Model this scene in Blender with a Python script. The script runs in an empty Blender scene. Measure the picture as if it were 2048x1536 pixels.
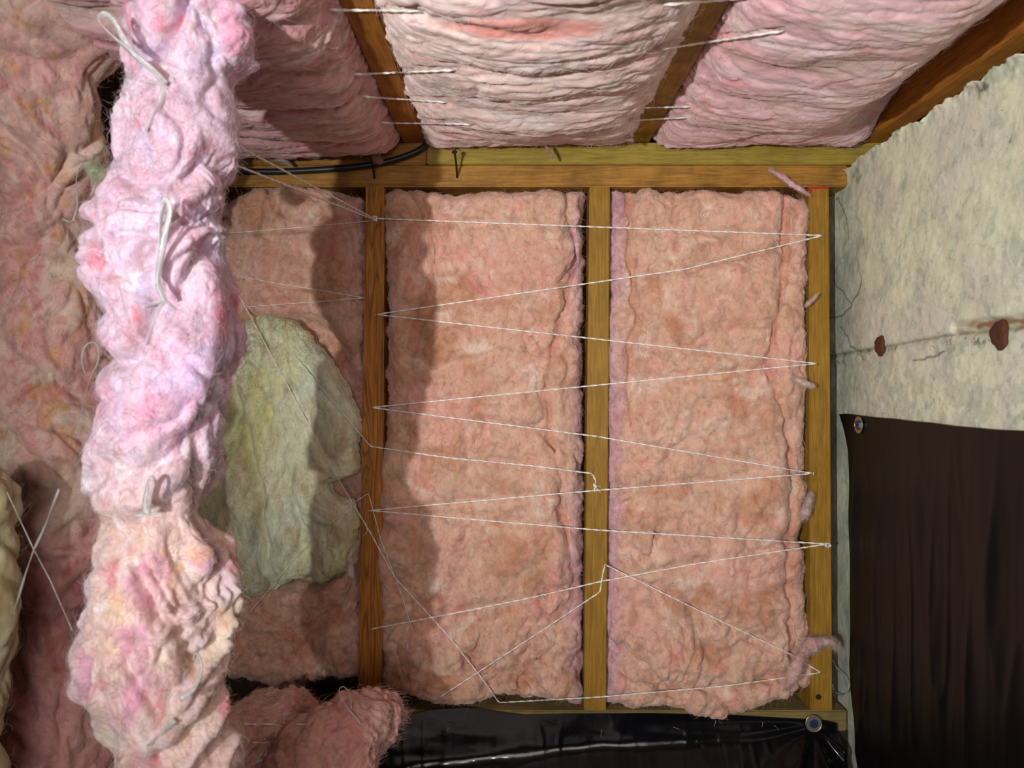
import bpy, bmesh, math, random
import numpy as np
from mathutils import Vector
from mathutils.bvhtree import BVHTree

random.seed(7)
RNG = np.random.default_rng(11)
S = bpy.context.scene
COL = S.collection
F = 1538.0            # focal length in pixels of the 2048 wide frame
H = 0.86              # camera height above the ground sheet

# ------------------------------------------------------------------ camera
cam = bpy.data.cameras.new('camera')
cam.sensor_width = 36.0
cam.lens = F / 2048 * 36.0
cam.clip_start = 0.02
cam.dof.use_dof = True
cam.dof.focus_distance = 1.42
cam.dof.aperture_fstop = 7.0
camo = bpy.data.objects.new('camera', cam)
COL.objects.link(camo)
camo.location = (0, 0, H)
camo.rotation_euler = (math.pi / 2, 0, 0)
S.camera = camo

# ------------------------------------------------------------------ light
S.view_settings.view_transform = 'Standard'
S.view_settings.look = 'None'
S.view_settings.gamma = 1.0
S.view_settings.use_curve_mapping = False
S.view_settings.exposure = 0.0
world = bpy.data.worlds.new('world')
S.world = world
world.use_nodes = True
world.node_tree.nodes['Background'].inputs[0].default_value = (0.55, 0.5, 0.45, 1)
world.node_tree.nodes['Background'].inputs[1].default_value = 0.02


def lamp(name, kind, loc, power, radius, color, aim=None, size=None, blend=0.5):
    l = bpy.data.lights.new(name, kind)
    l.energy = power
    l.shadow_soft_size = radius
    l.color = color
    o = bpy.data.objects.new(name, l)
    COL.objects.link(o)
    o.location = loc
    if kind == 'SPOT':
        l.spot_size = size
        l.spot_blend = blend
        o.rotation_euler = (Vector(aim) - Vector(loc)).to_track_quat('-Z', 'Y').to_euler()
    return o


# hand held work light, to the left of and behind the camera, its beam turned to the right
lamp('work_light', 'SPOT', (-0.61, -0.49, H - 0.03), 100, 0.012, (1.0, 0.99, 0.955),
     aim=(0.60, 1.40, H + 0.24), size=math.radians(76), blend=1.0)
# soft warm fill lamp, added behind the camera to brighten the shaded parts
hl = bpy.data.lights.new('fill_light', 'AREA')
hl.shape = 'RECTANGLE'
hl.size, hl.size_y = 1.1, 0.7
hl.energy = 19
hl.color = (1.0, 0.88, 0.80)
ho = bpy.data.objects.new('fill_light', hl)
COL.objects.link(ho)
ho.location = (-0.2, -1.4, H + 0.05)
ho.rotation_euler = (math.pi / 2, 0, 0)


# ------------------------------------------------------------------ helpers
def srgb(r, g, b):
    def c(v):
        v /= 255.0
        return v / 12.92 if v <= 0.04045 else ((v + 0.055) / 1.055) ** 2.4
    return (c(r), c(g), c(b))


def px(x, y, d):
    """point at distance d in front of the camera seen at pixel x, y"""
    return np.array([(x - 1024) * d / F, d, H - (y - 768) * d / F])


_perm = RNG.permutation(256)
_perm = np.concatenate([_perm, _perm, _perm])
_grad = RNG.normal(size=(256, 3))
_grad /= np.linalg.norm(_grad, axis=1)[:, None]


def noise(p, seed=0.0):
    shp = p.shape[:-1]
    p = p.reshape(-1, 3) + np.array([13.7, 5.1, 9.3]) * (seed + 1.37)
    i = np.floor(p).astype(np.int64)
    f = p - i
    u = f * f * f * (f * (f * 6 - 15) + 10)
    i &= 255
    out = 0
    for dx in (0, 1):
        wx = u[:, 0] if dx else 1 - u[:, 0]
        for dy in (0, 1):
            wy = u[:, 1] if dy else 1 - u[:, 1]
            for dz in (0, 1):
                wz = u[:, 2] if dz else 1 - u[:, 2]
                h = _perm[_perm[_perm[(i[:, 0] + dx) & 255] + ((i[:, 1] + dy) & 255)] + ((i[:, 2] + dz) & 255)]
                g = _grad[h]
                d = (g[:, 0] * (f[:, 0] - dx) + g[:, 1] * (f[:, 1] - dy) + g[:, 2] * (f[:, 2] - dz))
                out = out + wx * wy * wz * d
    return (out * 1.6).reshape(shp)


def fbm(p, seed=0, octv=3, gain=0.5):
    a, t, o = 1.0, 0.0, 0
    for k in range(octv):
        o = o + a * noise(p * 2.03 ** k, seed + k * 3.1)
        t += a
        a *= gain
    return o / t


def warp(p, amt, freq, seed=0):
    w = np.stack([noise(p * freq, seed + 20 + k * 7) for k in range(3)], -1)
    return p + w * amt


def lobes(p, freq, seed=0, octv=3, gain=0.5, wa=0.35):
    """cotton like lumps: round on top, sharp in the creases"""
    o, a, t = 0, 1.0, 0.0
    q = warp(p, wa / freq, freq * 0.9, seed)
    for k in range(octv):
        nn_ = noise(q * freq * 2.1 ** k, seed + k * 2.7)
        o = o + a * (1 - (1 - np.minimum(1, (np.sqrt(nn_ ** 2 + 0.0045) - 0.067) * 1.9)) ** 2)
        t += a
        a *= gain
    return o / t - 0.5


def sm(x, a, b):
    t = np.clip((x - a) / (b - a), 0, 1)
    return t * t * (3 - 2 * t)


def seg_dist(P2, pts):
    """distance of 2D points to a polyline"""
    best = np.full(P2.shape[:-1], 1e9)
    for a, b in zip(pts[:-1], pts[1:]):
        a = np.array(a, float)
        b = np.array(b, float)
        d = b - a
        t = np.clip(((P2 - a) @ d) / (d @ d + 1e-12), 0, 1)
        q = a + t[..., None] * d
        best = np.minimum(best, np.linalg.norm(P2 - q, axis=-1))
    return best


def interp(t, pts):
    xs = [q[0] for q in pts]
    return np.interp(t, xs, [q[1] for q in pts])


def gnormals(P):
    du = np.gradient(P, axis=0)
    dv = np.gradient(P, axis=1)
    n = np.cross(du, dv)
    n /= np.linalg.norm(n, axis=-1)[..., None] + 1e-12
    return n


def tag(o, label=None, cat=None, group=None, kind=None):
    if label:
        o['label'] = label
    if cat:
        o['category'] = cat
    if group:
        o['group'] = group
    if kind:
        o['kind'] = kind
    return o


def mesh_obj(name, V, polys, mat, parent=None, smooth=True, col=None):
    me = bpy.data.meshes.new(name)
    V = np.asarray(V, dtype=np.float64)
    # polys: list of (n,k) arrays or lists
    loops, starts, tot = [], [], 0
    for q in polys:
        q = np.asarray(q)
        n, k = q.shape
        starts.append(tot + np.arange(n) * k)
        loops.append(q.reshape(-1))
        tot += n * k
    loops = np.concatenate(loops)
    starts = np.concatenate(starts)
    me.vertices.add(len(V))
    me.vertices.foreach_set('co', V.reshape(-1))
    me.loops.add(tot)
    me.loops.foreach_set('vertex_index', loops.astype(np.int32))
    me.polygons.add(len(starts))
    me.polygons.foreach_set('loop_start', starts.astype(np.int32))
    me.update(calc_edges=True)
    me.validate()
    if smooth:
        me.polygons.foreach_set('use_smooth', np.ones(len(me.polygons), bool))
    if col is not None:
        at = me.color_attributes.new('Col', 'FLOAT_COLOR', 'POINT')
        c = np.ones((len(V), 4))
        c[:, :3] = col
        at.data.foreach_set('color', c.reshape(-1))
    me.materials.append(mat)
    o = bpy.data.objects.new(name, me)
    COL.objects.link(o)
    if parent:
        o.parent = parent
    return o


def empty(name, loc=(0, 0, 0)):
    o = bpy.data.objects.new(name, None)
    COL.objects.link(o)
    o.location = loc
    return o


def adopt(child, parent):
    """keep the child where it is while the parent sits elsewhere"""
    child.parent = parent
    child.location = Vector(child.location) - Vector(parent.location)


def grid_quads(n, m, wrap=False):
    i = np.arange(n - 1)[:, None]
    mm = m if wrap else m - 1
    j = np.arange(mm)[None, :]
    a = i * m + j
    b = i * m + (j + 1) % m
    c = (i + 1) * m + (j + 1) % m
    d = (i + 1) * m + j
    return np.stack([a + 0 * b, b, c, d], -1).reshape(-1, 4)


def fibres(P, N, C, count, length, rad, seed=0, curl=0.6, lift=0.35):
    """thin loose fibres standing off a surface (points P, normals N, colours C)"""
    r = np.random.default_rng(seed)
    idx = r.integers(0, len(P), count)
    p = P[idx] - N[idx] * 0.0005
    n = N[idx]
    t = r.normal(size=(count, 3))
    t -= (t * n).sum(1)[:, None] * n
    t /= np.linalg.norm(t, axis=1)[:, None] + 1e-9
    b = np.cross(n, t)
    L = length * r.uniform(0.4, 1.4, count)[:, None]
    cu = r.normal(size=(count, 1)) * curl
    up = np.abs(r.normal(size=(count, 1))) * lift + 0.05
    K = 5
    ctr = []
    for k in range(K):
        s = k / (K - 1)
        ctr.append(p + L * (s * t + cu * s * s * b + up * (s - s * s * 0.9) * n))
    ctr = np.stack(ctr, 1)                       # count,K,3
    V = []
    for q in range(3):
        an = q * 2.0944
        off = (math.cos(an) * n + math.sin(an) * b)[:, None, :]
        w = np.array([1, 1, 1, 0.9, 0.3])[None, :, None] * rad
        V.append(ctr + off * w)
    V = np.stack(V, 2).reshape(-1, 3)            # count,K,3verts
    base = (np.arange(count) * K * 3)[:, None, None]
    k = np.arange(K - 1)[None, :, None] * 3
    q = np.arange(3)[None, None, :]
    q2 = (q + 1) % 3
    Fq = np.stack([base + k + q, base + k + q2, base + k + 3 + q2, base + k + 3 + q], -1).reshape(-1, 4)
    Cc = np.repeat(C[idx] * 0.85 + 0.10, K * 3, axis=0)
    return V, Fq, Cc


def slab(name, P, back, mat, C=None, fib=0, flen=0.018, frad=0.00016, parent=None, seed=0, smooth=True, lift=0.35):
    """front surface P (n,m,3) closed by a skirt and a back face"""
    n, m = P.shape[:2]
    V = [P.reshape(-1, 3)]
    polys = [grid_quads(n, m)]
    ring = list(range(m)) + [i * m + m - 1 for i in range(1, n)] + \
        [(n - 1) * m + j for j in range(m - 2, -1, -1)] + [i * m for i in range(n - 2, 0, -1)]
    ring = np.array(ring)
    B = V[0][ring].copy()
    B = back(B)
    o0 = n * m
    V.append(B)
    k = len(ring)
    a = np.arange(k)
    polys.append(np.stack([ring[a], o0 + a, o0 + (a + 1) % k, ring[(a + 1) % k]], -1))
    polys.append((o0 + a)[None, :])
    cc = None
    if C is not None:
        Cf = C.reshape(-1, 3)
        cc = [Cf, Cf[ring]]
    tot = o0 + k
    if fib:
        N = gnormals(P).reshape(-1, 3)
        fv, fq, fc = fibres(V[0], N, C.reshape(-1, 3), fib, flen, frad, seed, lift=lift)
        V.append(fv)
        polys.append(fq + tot)
        cc.append(fc)
    o = mesh_obj(name, np.concatenate(V), polys, mat, parent, smooth, None if cc is None else np.concatenate(cc))
    o['_n'] = 0
    del o['_n']
    return o


def tube(path, a, b=None, sides=8, twist=0.0, taper=None):
    """verts and faces of a tube; elliptical a x b section that may twist along its length"""
    path = np.asarray(path, float)
    b = a if b is None else b
    T = np.gradient(path, axis=0)
    T /= np.linalg.norm(T, axis=1)[:, None] + 1e-12
    up = np.array([0.13, -1.0, 0.21])
    X = np.cross(T, up)
    bad = np.linalg.norm(X, axis=1) < 0.15
    X[bad] = np.cross(T[bad], [1, 0.1, 0.2])
    X /= np.linalg.norm(X, axis=1)[:, None]
    Y = np.cross(X, T)
    ln = np.concatenate([[0], np.cumsum(np.linalg.norm(np.diff(path, axis=0), axis=1))])
    ph = ln * twist
    V = []
    tp = np.ones(len(path)) if taper is None else np.asarray(taper)
    for s in range(sides):
        an = 2 * math.pi * s / sides
        ca, sa = math.cos(an) * a, math.sin(an) * b
        u = ca * np.cos(ph) - sa * np.sin(ph)
        v = ca * np.sin(ph) + sa * np.cos(ph)
        V.append(path + (X * u[:, None] + Y * v[:, None]) * tp[:, None])
    V = np.stack(V, 1).reshape(-1, 3)
    q = grid_quads(len(path), sides, wrap=True)
    n = len(path)
    caps = [np.arange(sides)[None, ::-1], (np.arange(sides) + (n - 1) * sides)[None, :]]
    return V, [q] + caps


def join_parts(parts):
    V, P, o = [], [], 0
    for v, ps in parts:
        V.append(v)
        P += [np.asarray(q) + o for q in ps]
        o += len(v)
    return np.concatenate(V), P


def resample(pts, step):
    pts = np.asarray(pts, float)
    d = np.concatenate([[0], np.cumsum(np.linalg.norm(np.diff(pts, axis=0), axis=1))])
    n = max(2, int(d[-1] / step) + 1)
    s = np.linspace(0, d[-1], n)
    return np.stack([np.interp(s, d, pts[:, k]) for k in range(pts.shape[1])], -1)


def spline(pts, n=40):
    """Catmull-Rom through pts"""
    p = np.asarray(pts, float)
    p = np.concatenate([[2 * p[0] - p[1]], p, [2 * p[-1] - p[-2]]])
    out = []
    k = len(p) - 3
    per = max(3, n // k)
    for i in range(k):
        for t in np.linspace(0, 1, per, endpoint=False):
            a, b, c, d = p[i:i + 4]
            out.append(0.5 * (2 * b + (c - a) * t + (2 * a - 5 * b + 4 * c - d) * t * t + (3 * b - a - 3 * c + d) * t ** 3))
    out.append(p[-2])
    return np.array(out)


# ------------------------------------------------------------------ materials
def new_mat(name):
    m = bpy.data.materials.new(name)
    m.use_nodes = True
    nt = m.node_tree
    return m, nt, nt.nodes['Principled BSDF']


def N(nt, kind, **kw):
    n = nt.nodes.new(kind)
    for k, v in kw.items():
        if k in n.inputs.keys():
            n.inputs[k].default_value = v
        else:
            setattr(n, k, v)
    return n


def mixc(nt, fac, a, b, blend='MIX'):
    n = nt.nodes.new('ShaderNodeMix')
    n.data_type = 'RGBA'
    n.blend_type = blend
    for sock, v in ((n.inputs[0], fac), (n.inputs[6], a), (n.inputs[7], b)):
        if isinstance(v, bpy.types.NodeSocket):
            nt.links.new(v, sock)
        elif isinstance(v, (tuple, list)):
            sock.default_value = (*v[:3], 1)
        else:
            sock.default_value = v
    return n.outputs[2]


def ramp(nt, fac, stops):
    n = nt.nodes.new('ShaderNodeValToRGB')
    while len(n.color_ramp.elements) < len(stops):
        n.color_ramp.elements.new(0.5)
    for e, (p, c) in zip(n.color_ramp.elements, stops):
        e.position = p
        e.color = (c, c, c, 1) if isinstance(c, (int, float)) else (*c, 1)
    nt.links.new(fac, n.inputs[0])
    return n.outputs[0]


def insulation_mat(name, stretch=(1, 1, 1), bump=0.5, sss=0.25, fine=1.0):
    m, nt, b = new_mat(name)
    L = nt.links.new
    at = N(nt, 'ShaderNodeAttribute', attribute_name='Col')
    geo = N(nt, 'ShaderNodeTexCoord')
    mp = N(nt, 'ShaderNodeMapping')
    mp.inputs['Scale'].default_value = stretch
    L(geo.outputs['Object'], mp.inputs['Vector'])
    # long tangled fibres
    n1 = N(nt, 'ShaderNodeTexNoise', Scale=55.0 * fine, Detail=6.0, Roughness=0.66, Distortion=1.0)
    n2 = N(nt, 'ShaderNodeTexNoise', Scale=230.0 * fine, Detail=3.0, Roughness=0.6, Distortion=1.5)
    n3 = N(nt, 'ShaderNodeTexNoise', Scale=24.0 * fine, Detail=6.0, Roughness=0.65, Distortion=1.6)
    for n in (n1, n2, n3):
        L(mp.outputs[0], n.inputs['Vector'])
    v1 = ramp(nt, n1.outputs[0], [(0.30, 0.70), (0.50, 1.0), (0.72, 1.12)])
    c = mixc(nt, 1.0, at.outputs['Color'], v1, 'MULTIPLY')
    v3 = ramp(nt, n3.outputs[0], [(0.34, (0.88, 0.74, 0.70)), (0.50, (0.98, 0.96, 0.95)), (0.68, (1.06, 1.10, 1.12))])
    c = mixc(nt, 1.0, c, v3, 'MULTIPLY')
    n5 = N(nt, 'ShaderNodeTexNoise', Scale=13.0 * fine, Detail=4.0, Roughness=0.6, Distortion=1.2)
    L(mp.outputs[0], n5.inputs['Vector'])
    ab = N(nt, 'ShaderNodeMath', operation='SUBTRACT')
    L(n5.outputs[0], ab.inputs[0])
    ab.inputs[1].default_value = 0.5
    ab2 = N(nt, 'ShaderNodeMath', operation='ABSOLUTE')
    L(ab.outputs[0], ab2.inputs[0])
    vv = ramp(nt, ab2.outputs[0], [(0.0, (0.80, 0.64, 0.60)), (0.012, (0.93, 0.86, 0.84)), (0.035, (1, 1, 1))])
    pm_ = ramp(nt, n3.outputs[0], [(0.46, 0.0), (0.62, 0.9)])
    c = mixc(nt, pm_, c, mixc(nt, 1.0, c, vv, 'MULTIPLY'))
    L(c, b.inputs['Base Color'])
    b.inputs['Roughness'].default_value = 0.95
    b.inputs['Specular IOR Level'].default_value = 0.04
    b.inputs['Subsurface Weight'].default_value = sss
    b.inputs['Subsurface Radius'].default_value = (1.0, 0.55, 0.5)
    b.inputs['Subsurface Scale'].default_value = 0.008 if sss < 0.4 else 0.016
    b.inputs['Sheen Weight'].default_value = 0.25
    b.inputs['Sheen Roughness'].default_value = 0.6
    ad = N(nt, 'ShaderNodeMath', operation='MULTIPLY_ADD')
    L(n2.outputs[0], ad.inputs[0])
    ad.inputs[1].default_value = 0.35
    L(n1.outputs[0], ad.inputs[2])
    bp = N(nt, 'ShaderNodeBump', Strength=bump, Distance=0.006)
    L(ad.outputs[0], bp.inputs['Height'])
    L(bp.outputs[0], b.inputs['Normal'])
    return m


def wood_mat(name, base, dark, axis, grain=1.0, dirt=0.3, rough=0.55, rings=0.5, seed=0.0):
    m, nt, b = new_mat(name)
    L = nt.links.new
    tc = N(nt, 'ShaderNodeTexCoord')
    mp = N(nt, 'ShaderNodeMapping')
    sc = [1.0, 1.0, 1.0]
    sc[axis] = 0.07
    mp.inputs['Scale'].default_value = sc
    mp.inputs['Location'].default_value = (seed, seed * 0.7, seed * 1.3)
    L(tc.outputs['Object'], mp.inputs['Vector'])
    n1 = N(nt, 'ShaderNodeTexNoise', Scale=230.0 * grain, Detail=5.0, Roughness=0.65, Distortion=0.2)
    L(mp.outputs[0], n1.inputs['Vector'])
    g = ramp(nt, n1.outputs[0], [(0.3, 0.0), (0.7, 1.0)])
    c = mixc(nt, g, dark, base)
    nz = N(nt, 'ShaderNodeTexNoise', Scale=26.0, Detail=2.0, Roughness=0.45, Distortion=0.35)
    L(mp.outputs[0], nz.inputs['Vector'])
    mul = N(nt, 'ShaderNodeMath', operation='MULTIPLY')
    mul.inputs[1].default_value = 17.0
    L(nz.outputs[0], mul.inputs[0])
    fr = N(nt, 'ShaderNodeMath', operation='FRACT')
    L(mul.outputs[0], fr.inputs[0])
    rg = ramp(nt, fr.outputs[0], [(0.0, 1.0), (0.62, 1.0), (0.88, 0.42), (1.0, 0.95)])
    c = mixc(nt, rings, c, mixc(nt, 1.0, c, rg, 'MULTIPLY'))
    n3 = N(nt, 'ShaderNodeTexNoise', Scale=9.0, Detail=5.0, Roughness=0.7)
    L(tc.outputs['Object'], n3.inputs['Vector'])
    dr = ramp(nt, n3.outputs[0], [(0.42, 0.0), (0.68, 1.0)])
    dm = N(nt, 'ShaderNodeMath', operation='MULTIPLY')
    L(dr, dm.inputs[0])
    dm.inputs[1].default_value = dirt
    c = mixc(nt, dm.outputs[0], c, tuple(v * 0.3 for v in dark))
    # small dark specks
    n4 = N(nt, 'ShaderNodeTexNoise', Scale=320.0, Detail=1.0)
    L(tc.outputs['Object'], n4.inputs['Vector'])
    sp = ramp(nt, n4.outputs[0], [(0.74, 0.0), (0.78, 0.7)])
    c = mixc(nt, sp, c, tuple(v * 0.2 for v in dark))
    L(c, b.inputs['Base Color'])
    b.inputs['Roughness'].default_value = rough
    b.inputs['Specular IOR Level'].default_value = 0.25
    bp = N(nt, 'ShaderNodeBump', Strength=0.35, Distance=0.001)
    L(n1.outputs[0], bp.inputs['Height'])
    L(bp.outputs[0], b.inputs['Normal'])
    return m


def simple_mat(name, color, rough=0.5, metal=0.0, spec=0.5, nscale=80, var=0.25, bump=0.1, **kw):
    m, nt, b = new_mat(name)
    L = nt.links.new
    tc = N(nt, 'ShaderNodeTexCoord')
    n1 = N(nt, 'ShaderNodeTexNoise', Scale=float(nscale), Detail=4.0)
    L(tc.outputs['Object'], n1.inputs['Vector'])
    c = mixc(nt, n1.outputs[0], tuple(v * (1 - var) for v in color), tuple(min(1, v * (1 + var)) for v in color))
    L(c, b.inputs['Base Color'])
    b.inputs['Roughness'].default_value = rough
    b.inputs['Metallic'].default_value = metal
    b.inputs['Specular IOR Level'].default_value = spec
    bp = N(nt, 'ShaderNodeBump', Strength=bump, Distance=0.001)
    L(n1.outputs[0], bp.inputs['Height'])
    L(bp.outputs[0], b.inputs['Normal'])
    for k, v in kw.items():
        b.inputs[k.replace('_', ' ')].default_value = v
    return m


M_WALLBATT = insulation_mat('wall_batt_fibre', (1, 1, 0.8), bump=0.28)
M_CEILBATT = insulation_mat('ceiling_batt_fibre', (0.35, 1.0, 1.0), bump=0.25)
M_ROLL = insulation_mat('rolled_fibre', (1, 1, 0.6), bump=0.34, sss=0.4, fine=1.0)
M_OLDROLL = insulation_mat('dusty_rolled_fibre', (1, 1, 0.7), bump=0.3, sss=0.2)
M_YELLOW = insulation_mat('yellow_batt_fibre', (1, 1, 0.35), bump=0.2)
M_STUD = wood_mat('stud_pine', srgb(170, 132, 50), srgb(136, 98, 28), 2, dirt=0.25, rings=0.35)
M_STUDOLD = wood_mat('stud_old_pine', srgb(205, 140, 58), srgb(140, 82, 24), 2, dirt=0.3, rings=0.9, seed=3.3)
M_PLATE = wood_mat('plate_pine', srgb(188, 142, 66), srgb(146, 100, 38), 0, dirt=0.6, rings=0.45)
M_GREEN = wood_mat('treated_plate', srgb(176, 156, 72), srgb(142, 120, 44), 0, dirt=0.25, rings=0.35, seed=5.0)
M_JOIST = wood_mat('joist_fir', srgb(196, 134, 52), srgb(150, 92, 30), 1, dirt=0.4, rings=0.3, seed=2.0)
M_JOIST2 = wood_mat('joist_yellow', srgb(196, 152, 58), srgb(150, 108, 36), 1, dirt=0.9, rings=0.2, seed=6.0)
M_SILL = wood_mat('dusty_sill', srgb(150, 132, 84), srgb(112, 96, 54), 0, dirt=0.4, rings=0.2, rough=0.9)
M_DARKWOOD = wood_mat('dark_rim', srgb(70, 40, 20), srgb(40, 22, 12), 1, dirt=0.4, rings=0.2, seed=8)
M_SHEATH = simple_mat('sheathing_board', srgb(60, 46, 34), 0.9, nscale=60, var=0.5)
M_CABLE = simple_mat('cable_rubber', (0.012, 0.012, 0.014), 0.45, nscale=300, bump=0.2)
M_RUST = simple_mat('rusty_steel', srgb(92, 56, 38), 0.8, 0.3, nscale=400, var=0.6, bump=0.8)
M_NAIL = simple_mat('dark_rusty_nail', srgb(58, 38, 28), 0.7, 0.5, nscale=300, var=0.4)
M_STEEL = simple_mat('zinc_steel', srgb(190, 185, 165), 0.3, 0.9, nscale=200, var=0.1)
M_BLUECAP = simple_mat('blue_plastic_cap', srgb(32, 52, 92), 0.3, 0.0, nscale=200, var=0.4)
M_RED = simple_mat('red_paint', srgb(176, 26, 20), 0.6, nscale=300, var=0.2)
M_SOIL = simple_mat('dark_soil', srgb(40, 34, 28), 1.0, nscale=30, var=0.5)
M_DECK = wood_mat('floor_deck', srgb(120, 84, 44), srgb(80, 52, 26), 0)

m, nt, b = new_mat('white_twine')
tc = N(nt, 'ShaderNodeTexCoord')
n1 = N(nt, 'ShaderNodeTexNoise', Scale=500.0, Detail=2.0)
nt.links.new(tc.outputs['Object'], n1.inputs['Vector'])
nt.links.new(mixc(nt, n1.outputs[0], (0.75, 0.72, 0.68), (0.97, 0.95, 0.92)), b.inputs['Base Color'])
b.inputs['Roughness'].default_value = 0.35
b.inputs['Subsurface Weight'].default_value = 0.2
b.inputs['Subsurface Scale'].default_value = 0.002
M_TWINE = m
m, nt, b = new_mat('clear_poly_twine')
tc = N(nt, 'ShaderNodeTexCoord')
n1 = N(nt, 'ShaderNodeTexNoise', Scale=160.0, Detail=2.0)
nt.links.new(tc.outputs['Object'], n1.inputs['Vector'])
nt.links.new(mixc(nt, n1.outputs[0], (0.58, 0.63, 0.64), (0.92, 0.93, 0.92)), b.inputs['Base Color'])
b.inputs['Roughness'].default_value = 0.22
b.inputs['Transmission Weight'].default_value = 0.6
b.inputs['IOR'].default_value = 1.3
b.inputs['Specular IOR Level'].default_value = 0.8
bp = N(nt, 'ShaderNodeBump', Strength=0.6, Distance=0.002)
nt.links.new(n1.outputs[0], bp.inputs['Height'])
nt.links.new(bp.outputs[0], b.inputs['Normal'])
M_CLEAR = m


def poly_mat(name, col, rough, nscale):
    m, nt, b = new_mat(name)
    tc = N(nt, 'ShaderNodeTexCoord')
    n1 = N(nt, 'ShaderNodeTexNoise', Scale=float(nscale), Detail=4.0, Distortion=1.0)
    nt.links.new(tc.outputs['Object'], n1.inputs['Vector'])
    nt.links.new(mixc(nt, n1.outputs[0], tuple(v * 0.5 for v in col), col), b.inputs['Base Color'])
    b.inputs['Roughness'].default_value = rough
    b.inputs['Specular IOR Level'].default_value = 0.3 if rough < 0.3 else 0.28
    bp = N(nt, 'ShaderNodeBump', Strength=0.16, Distance=0.003)
    nt.links.new(n1.outputs[0], bp.inputs['Height'])
    nt.links.new(bp.outputs[0], b.inputs['Normal'])
    return m


M_BLACK = poly_mat('black_polythene', (0.005, 0.005, 0.007), 0.15, 20)
M_BLACKWALL = poly_mat('black_wall_polythene', (0.0040, 0.0034, 0.0038), 0.44, 9)

m, nt, b = new_mat('concrete')
L = nt.links.new
at = N(nt, 'ShaderNodeAttribute', attribute_name='Col')
tc = N(nt, 'ShaderNodeTexCoord')
n1 = N(nt, 'ShaderNodeTexNoise', Scale=75.0, Detail=8.0, Roughness=0.7, Distortion=0.8)
n2 = N(nt, 'ShaderNodeTexNoise', Scale=170.0, Detail=3.0, Roughness=0.6, Distortion=2.5)
n3 = N(nt, 'ShaderNodeTexNoise', Scale=26.0, Detail=8.0, Roughness=0.72, Distortion=0.6)
for n in (n1, n2, n3):
    L(tc.outputs['Object'], n.inputs['Vector'])
c = mixc(nt, 1.0, at.outputs['Color'], ramp(nt, n3.outputs[0], [(0.40, (0.80, 0.84, 0.84)), (0.47, (1, 1, 1)), (0.62, (1.08, 1.06, 1.0))]), 'MULTIPLY')
c = mixc(nt, 1.0, c, ramp(nt, n1.outputs[0], [(0.30, 0.62), (0.42, 0.95), (0.7, 1.06)]), 'MULTIPLY')
c = mixc(nt, ramp(nt, n2.outputs[0], [(0.66, 0.0), (0.71, 0.75)]), c, srgb(70, 68, 56))
L(c, b.inputs['Base Color'])
b.inputs['Roughness'].default_value = 0.9
b.inputs['Specular IOR Level'].default_value = 0.2
bp = N(nt, 'ShaderNodeBump', Strength=0.4, Distance=0.0015)
L(n1.outputs[0], bp.inputs['Height'])
L(bp.outputs[0], b.inputs['Normal'])
M_CONC = m

# ------------------------------------------------------------------ the stud wall, plates, joists
YF = 1.40            # front plane of the studs
YB = 1.488           # back of the studs, front of the sheathing


def hexa(name, front, depth, mat, parent=None, bevel=0.0015, cuts=1, origin=None):
    """board from 4 front corners (3D, around the face) pushed by the vector depth"""
    f = [np.array(q, float) for q in front]
    d = np.array(depth, float)
    org = np.mean(f, axis=0) if origin is None else np.array(origin)
    bm = bmesh.new()
    vs = [bm.verts.new(q - org) for q in f] + [bm.verts.new(q + d - org) for q in f]
    for q in ((0, 1, 2, 3), (7, 6, 5, 4), (0, 4, 5, 1), (1, 5, 6, 2), (2, 6, 7, 3), (3, 7, 4, 0)):
        bm.faces.new([vs[k] for k in q])
    bmesh.ops.recalc_face_normals(bm, faces=bm.faces)
    if bevel:
        bmesh.ops.bevel(bm, geom=bm.edges[:], offset=bevel, segments=2, affect='EDGES')
    me = bpy.data.meshes.new(name)
    bm.to_mesh(me)
    bm.free()
    me.materials.append(mat)
    o = bpy.data.objects.new(name, me)
    o.location = org
    COL.objects.link(o)
    if parent:
        o.parent = parent
    return o


def pf(x, y, d=YF):
    return px(x, y, d)


# sheathing, ground, deck
tag(hexa('wall_back', [px(262, 262, 1.49), px(1650, 262, 1.49), px(1650, 1560, 1.49), px(262, 1560, 1.49)], (0, 0.02, 0), M_SHEATH, bevel=0), kind='structure')
tag(hexa('floor', [(-2.5, -1.5, -0.004), (1.2, -1.5, -0.004), (1.2, 3.2, -0.004), (-2.5, 3.2, -0.004)], (0, 0, -0.03), M_SOIL, bevel=0), kind='structure')
tag(hexa('ceiling', [(-2.5, -1.5, H + 0.585), (1.2, -1.5, H + 0.585), (1.2, 3.2, H + 0.585), (-2.5, 3.2, H + 0.585)], (0, 0, 0.02), M_DECK, bevel=0), kind='structure')
tag(hexa('wall_left', [(-2.5, -1.5, 0), (-2.5, 3.2, 0), (-2.5, 3.2, H + 0.58), (-2.5, -1.5, H + 0.58)], (-0.03, 0, 0), M_SOIL, bevel=0), kind='structure')

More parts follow.
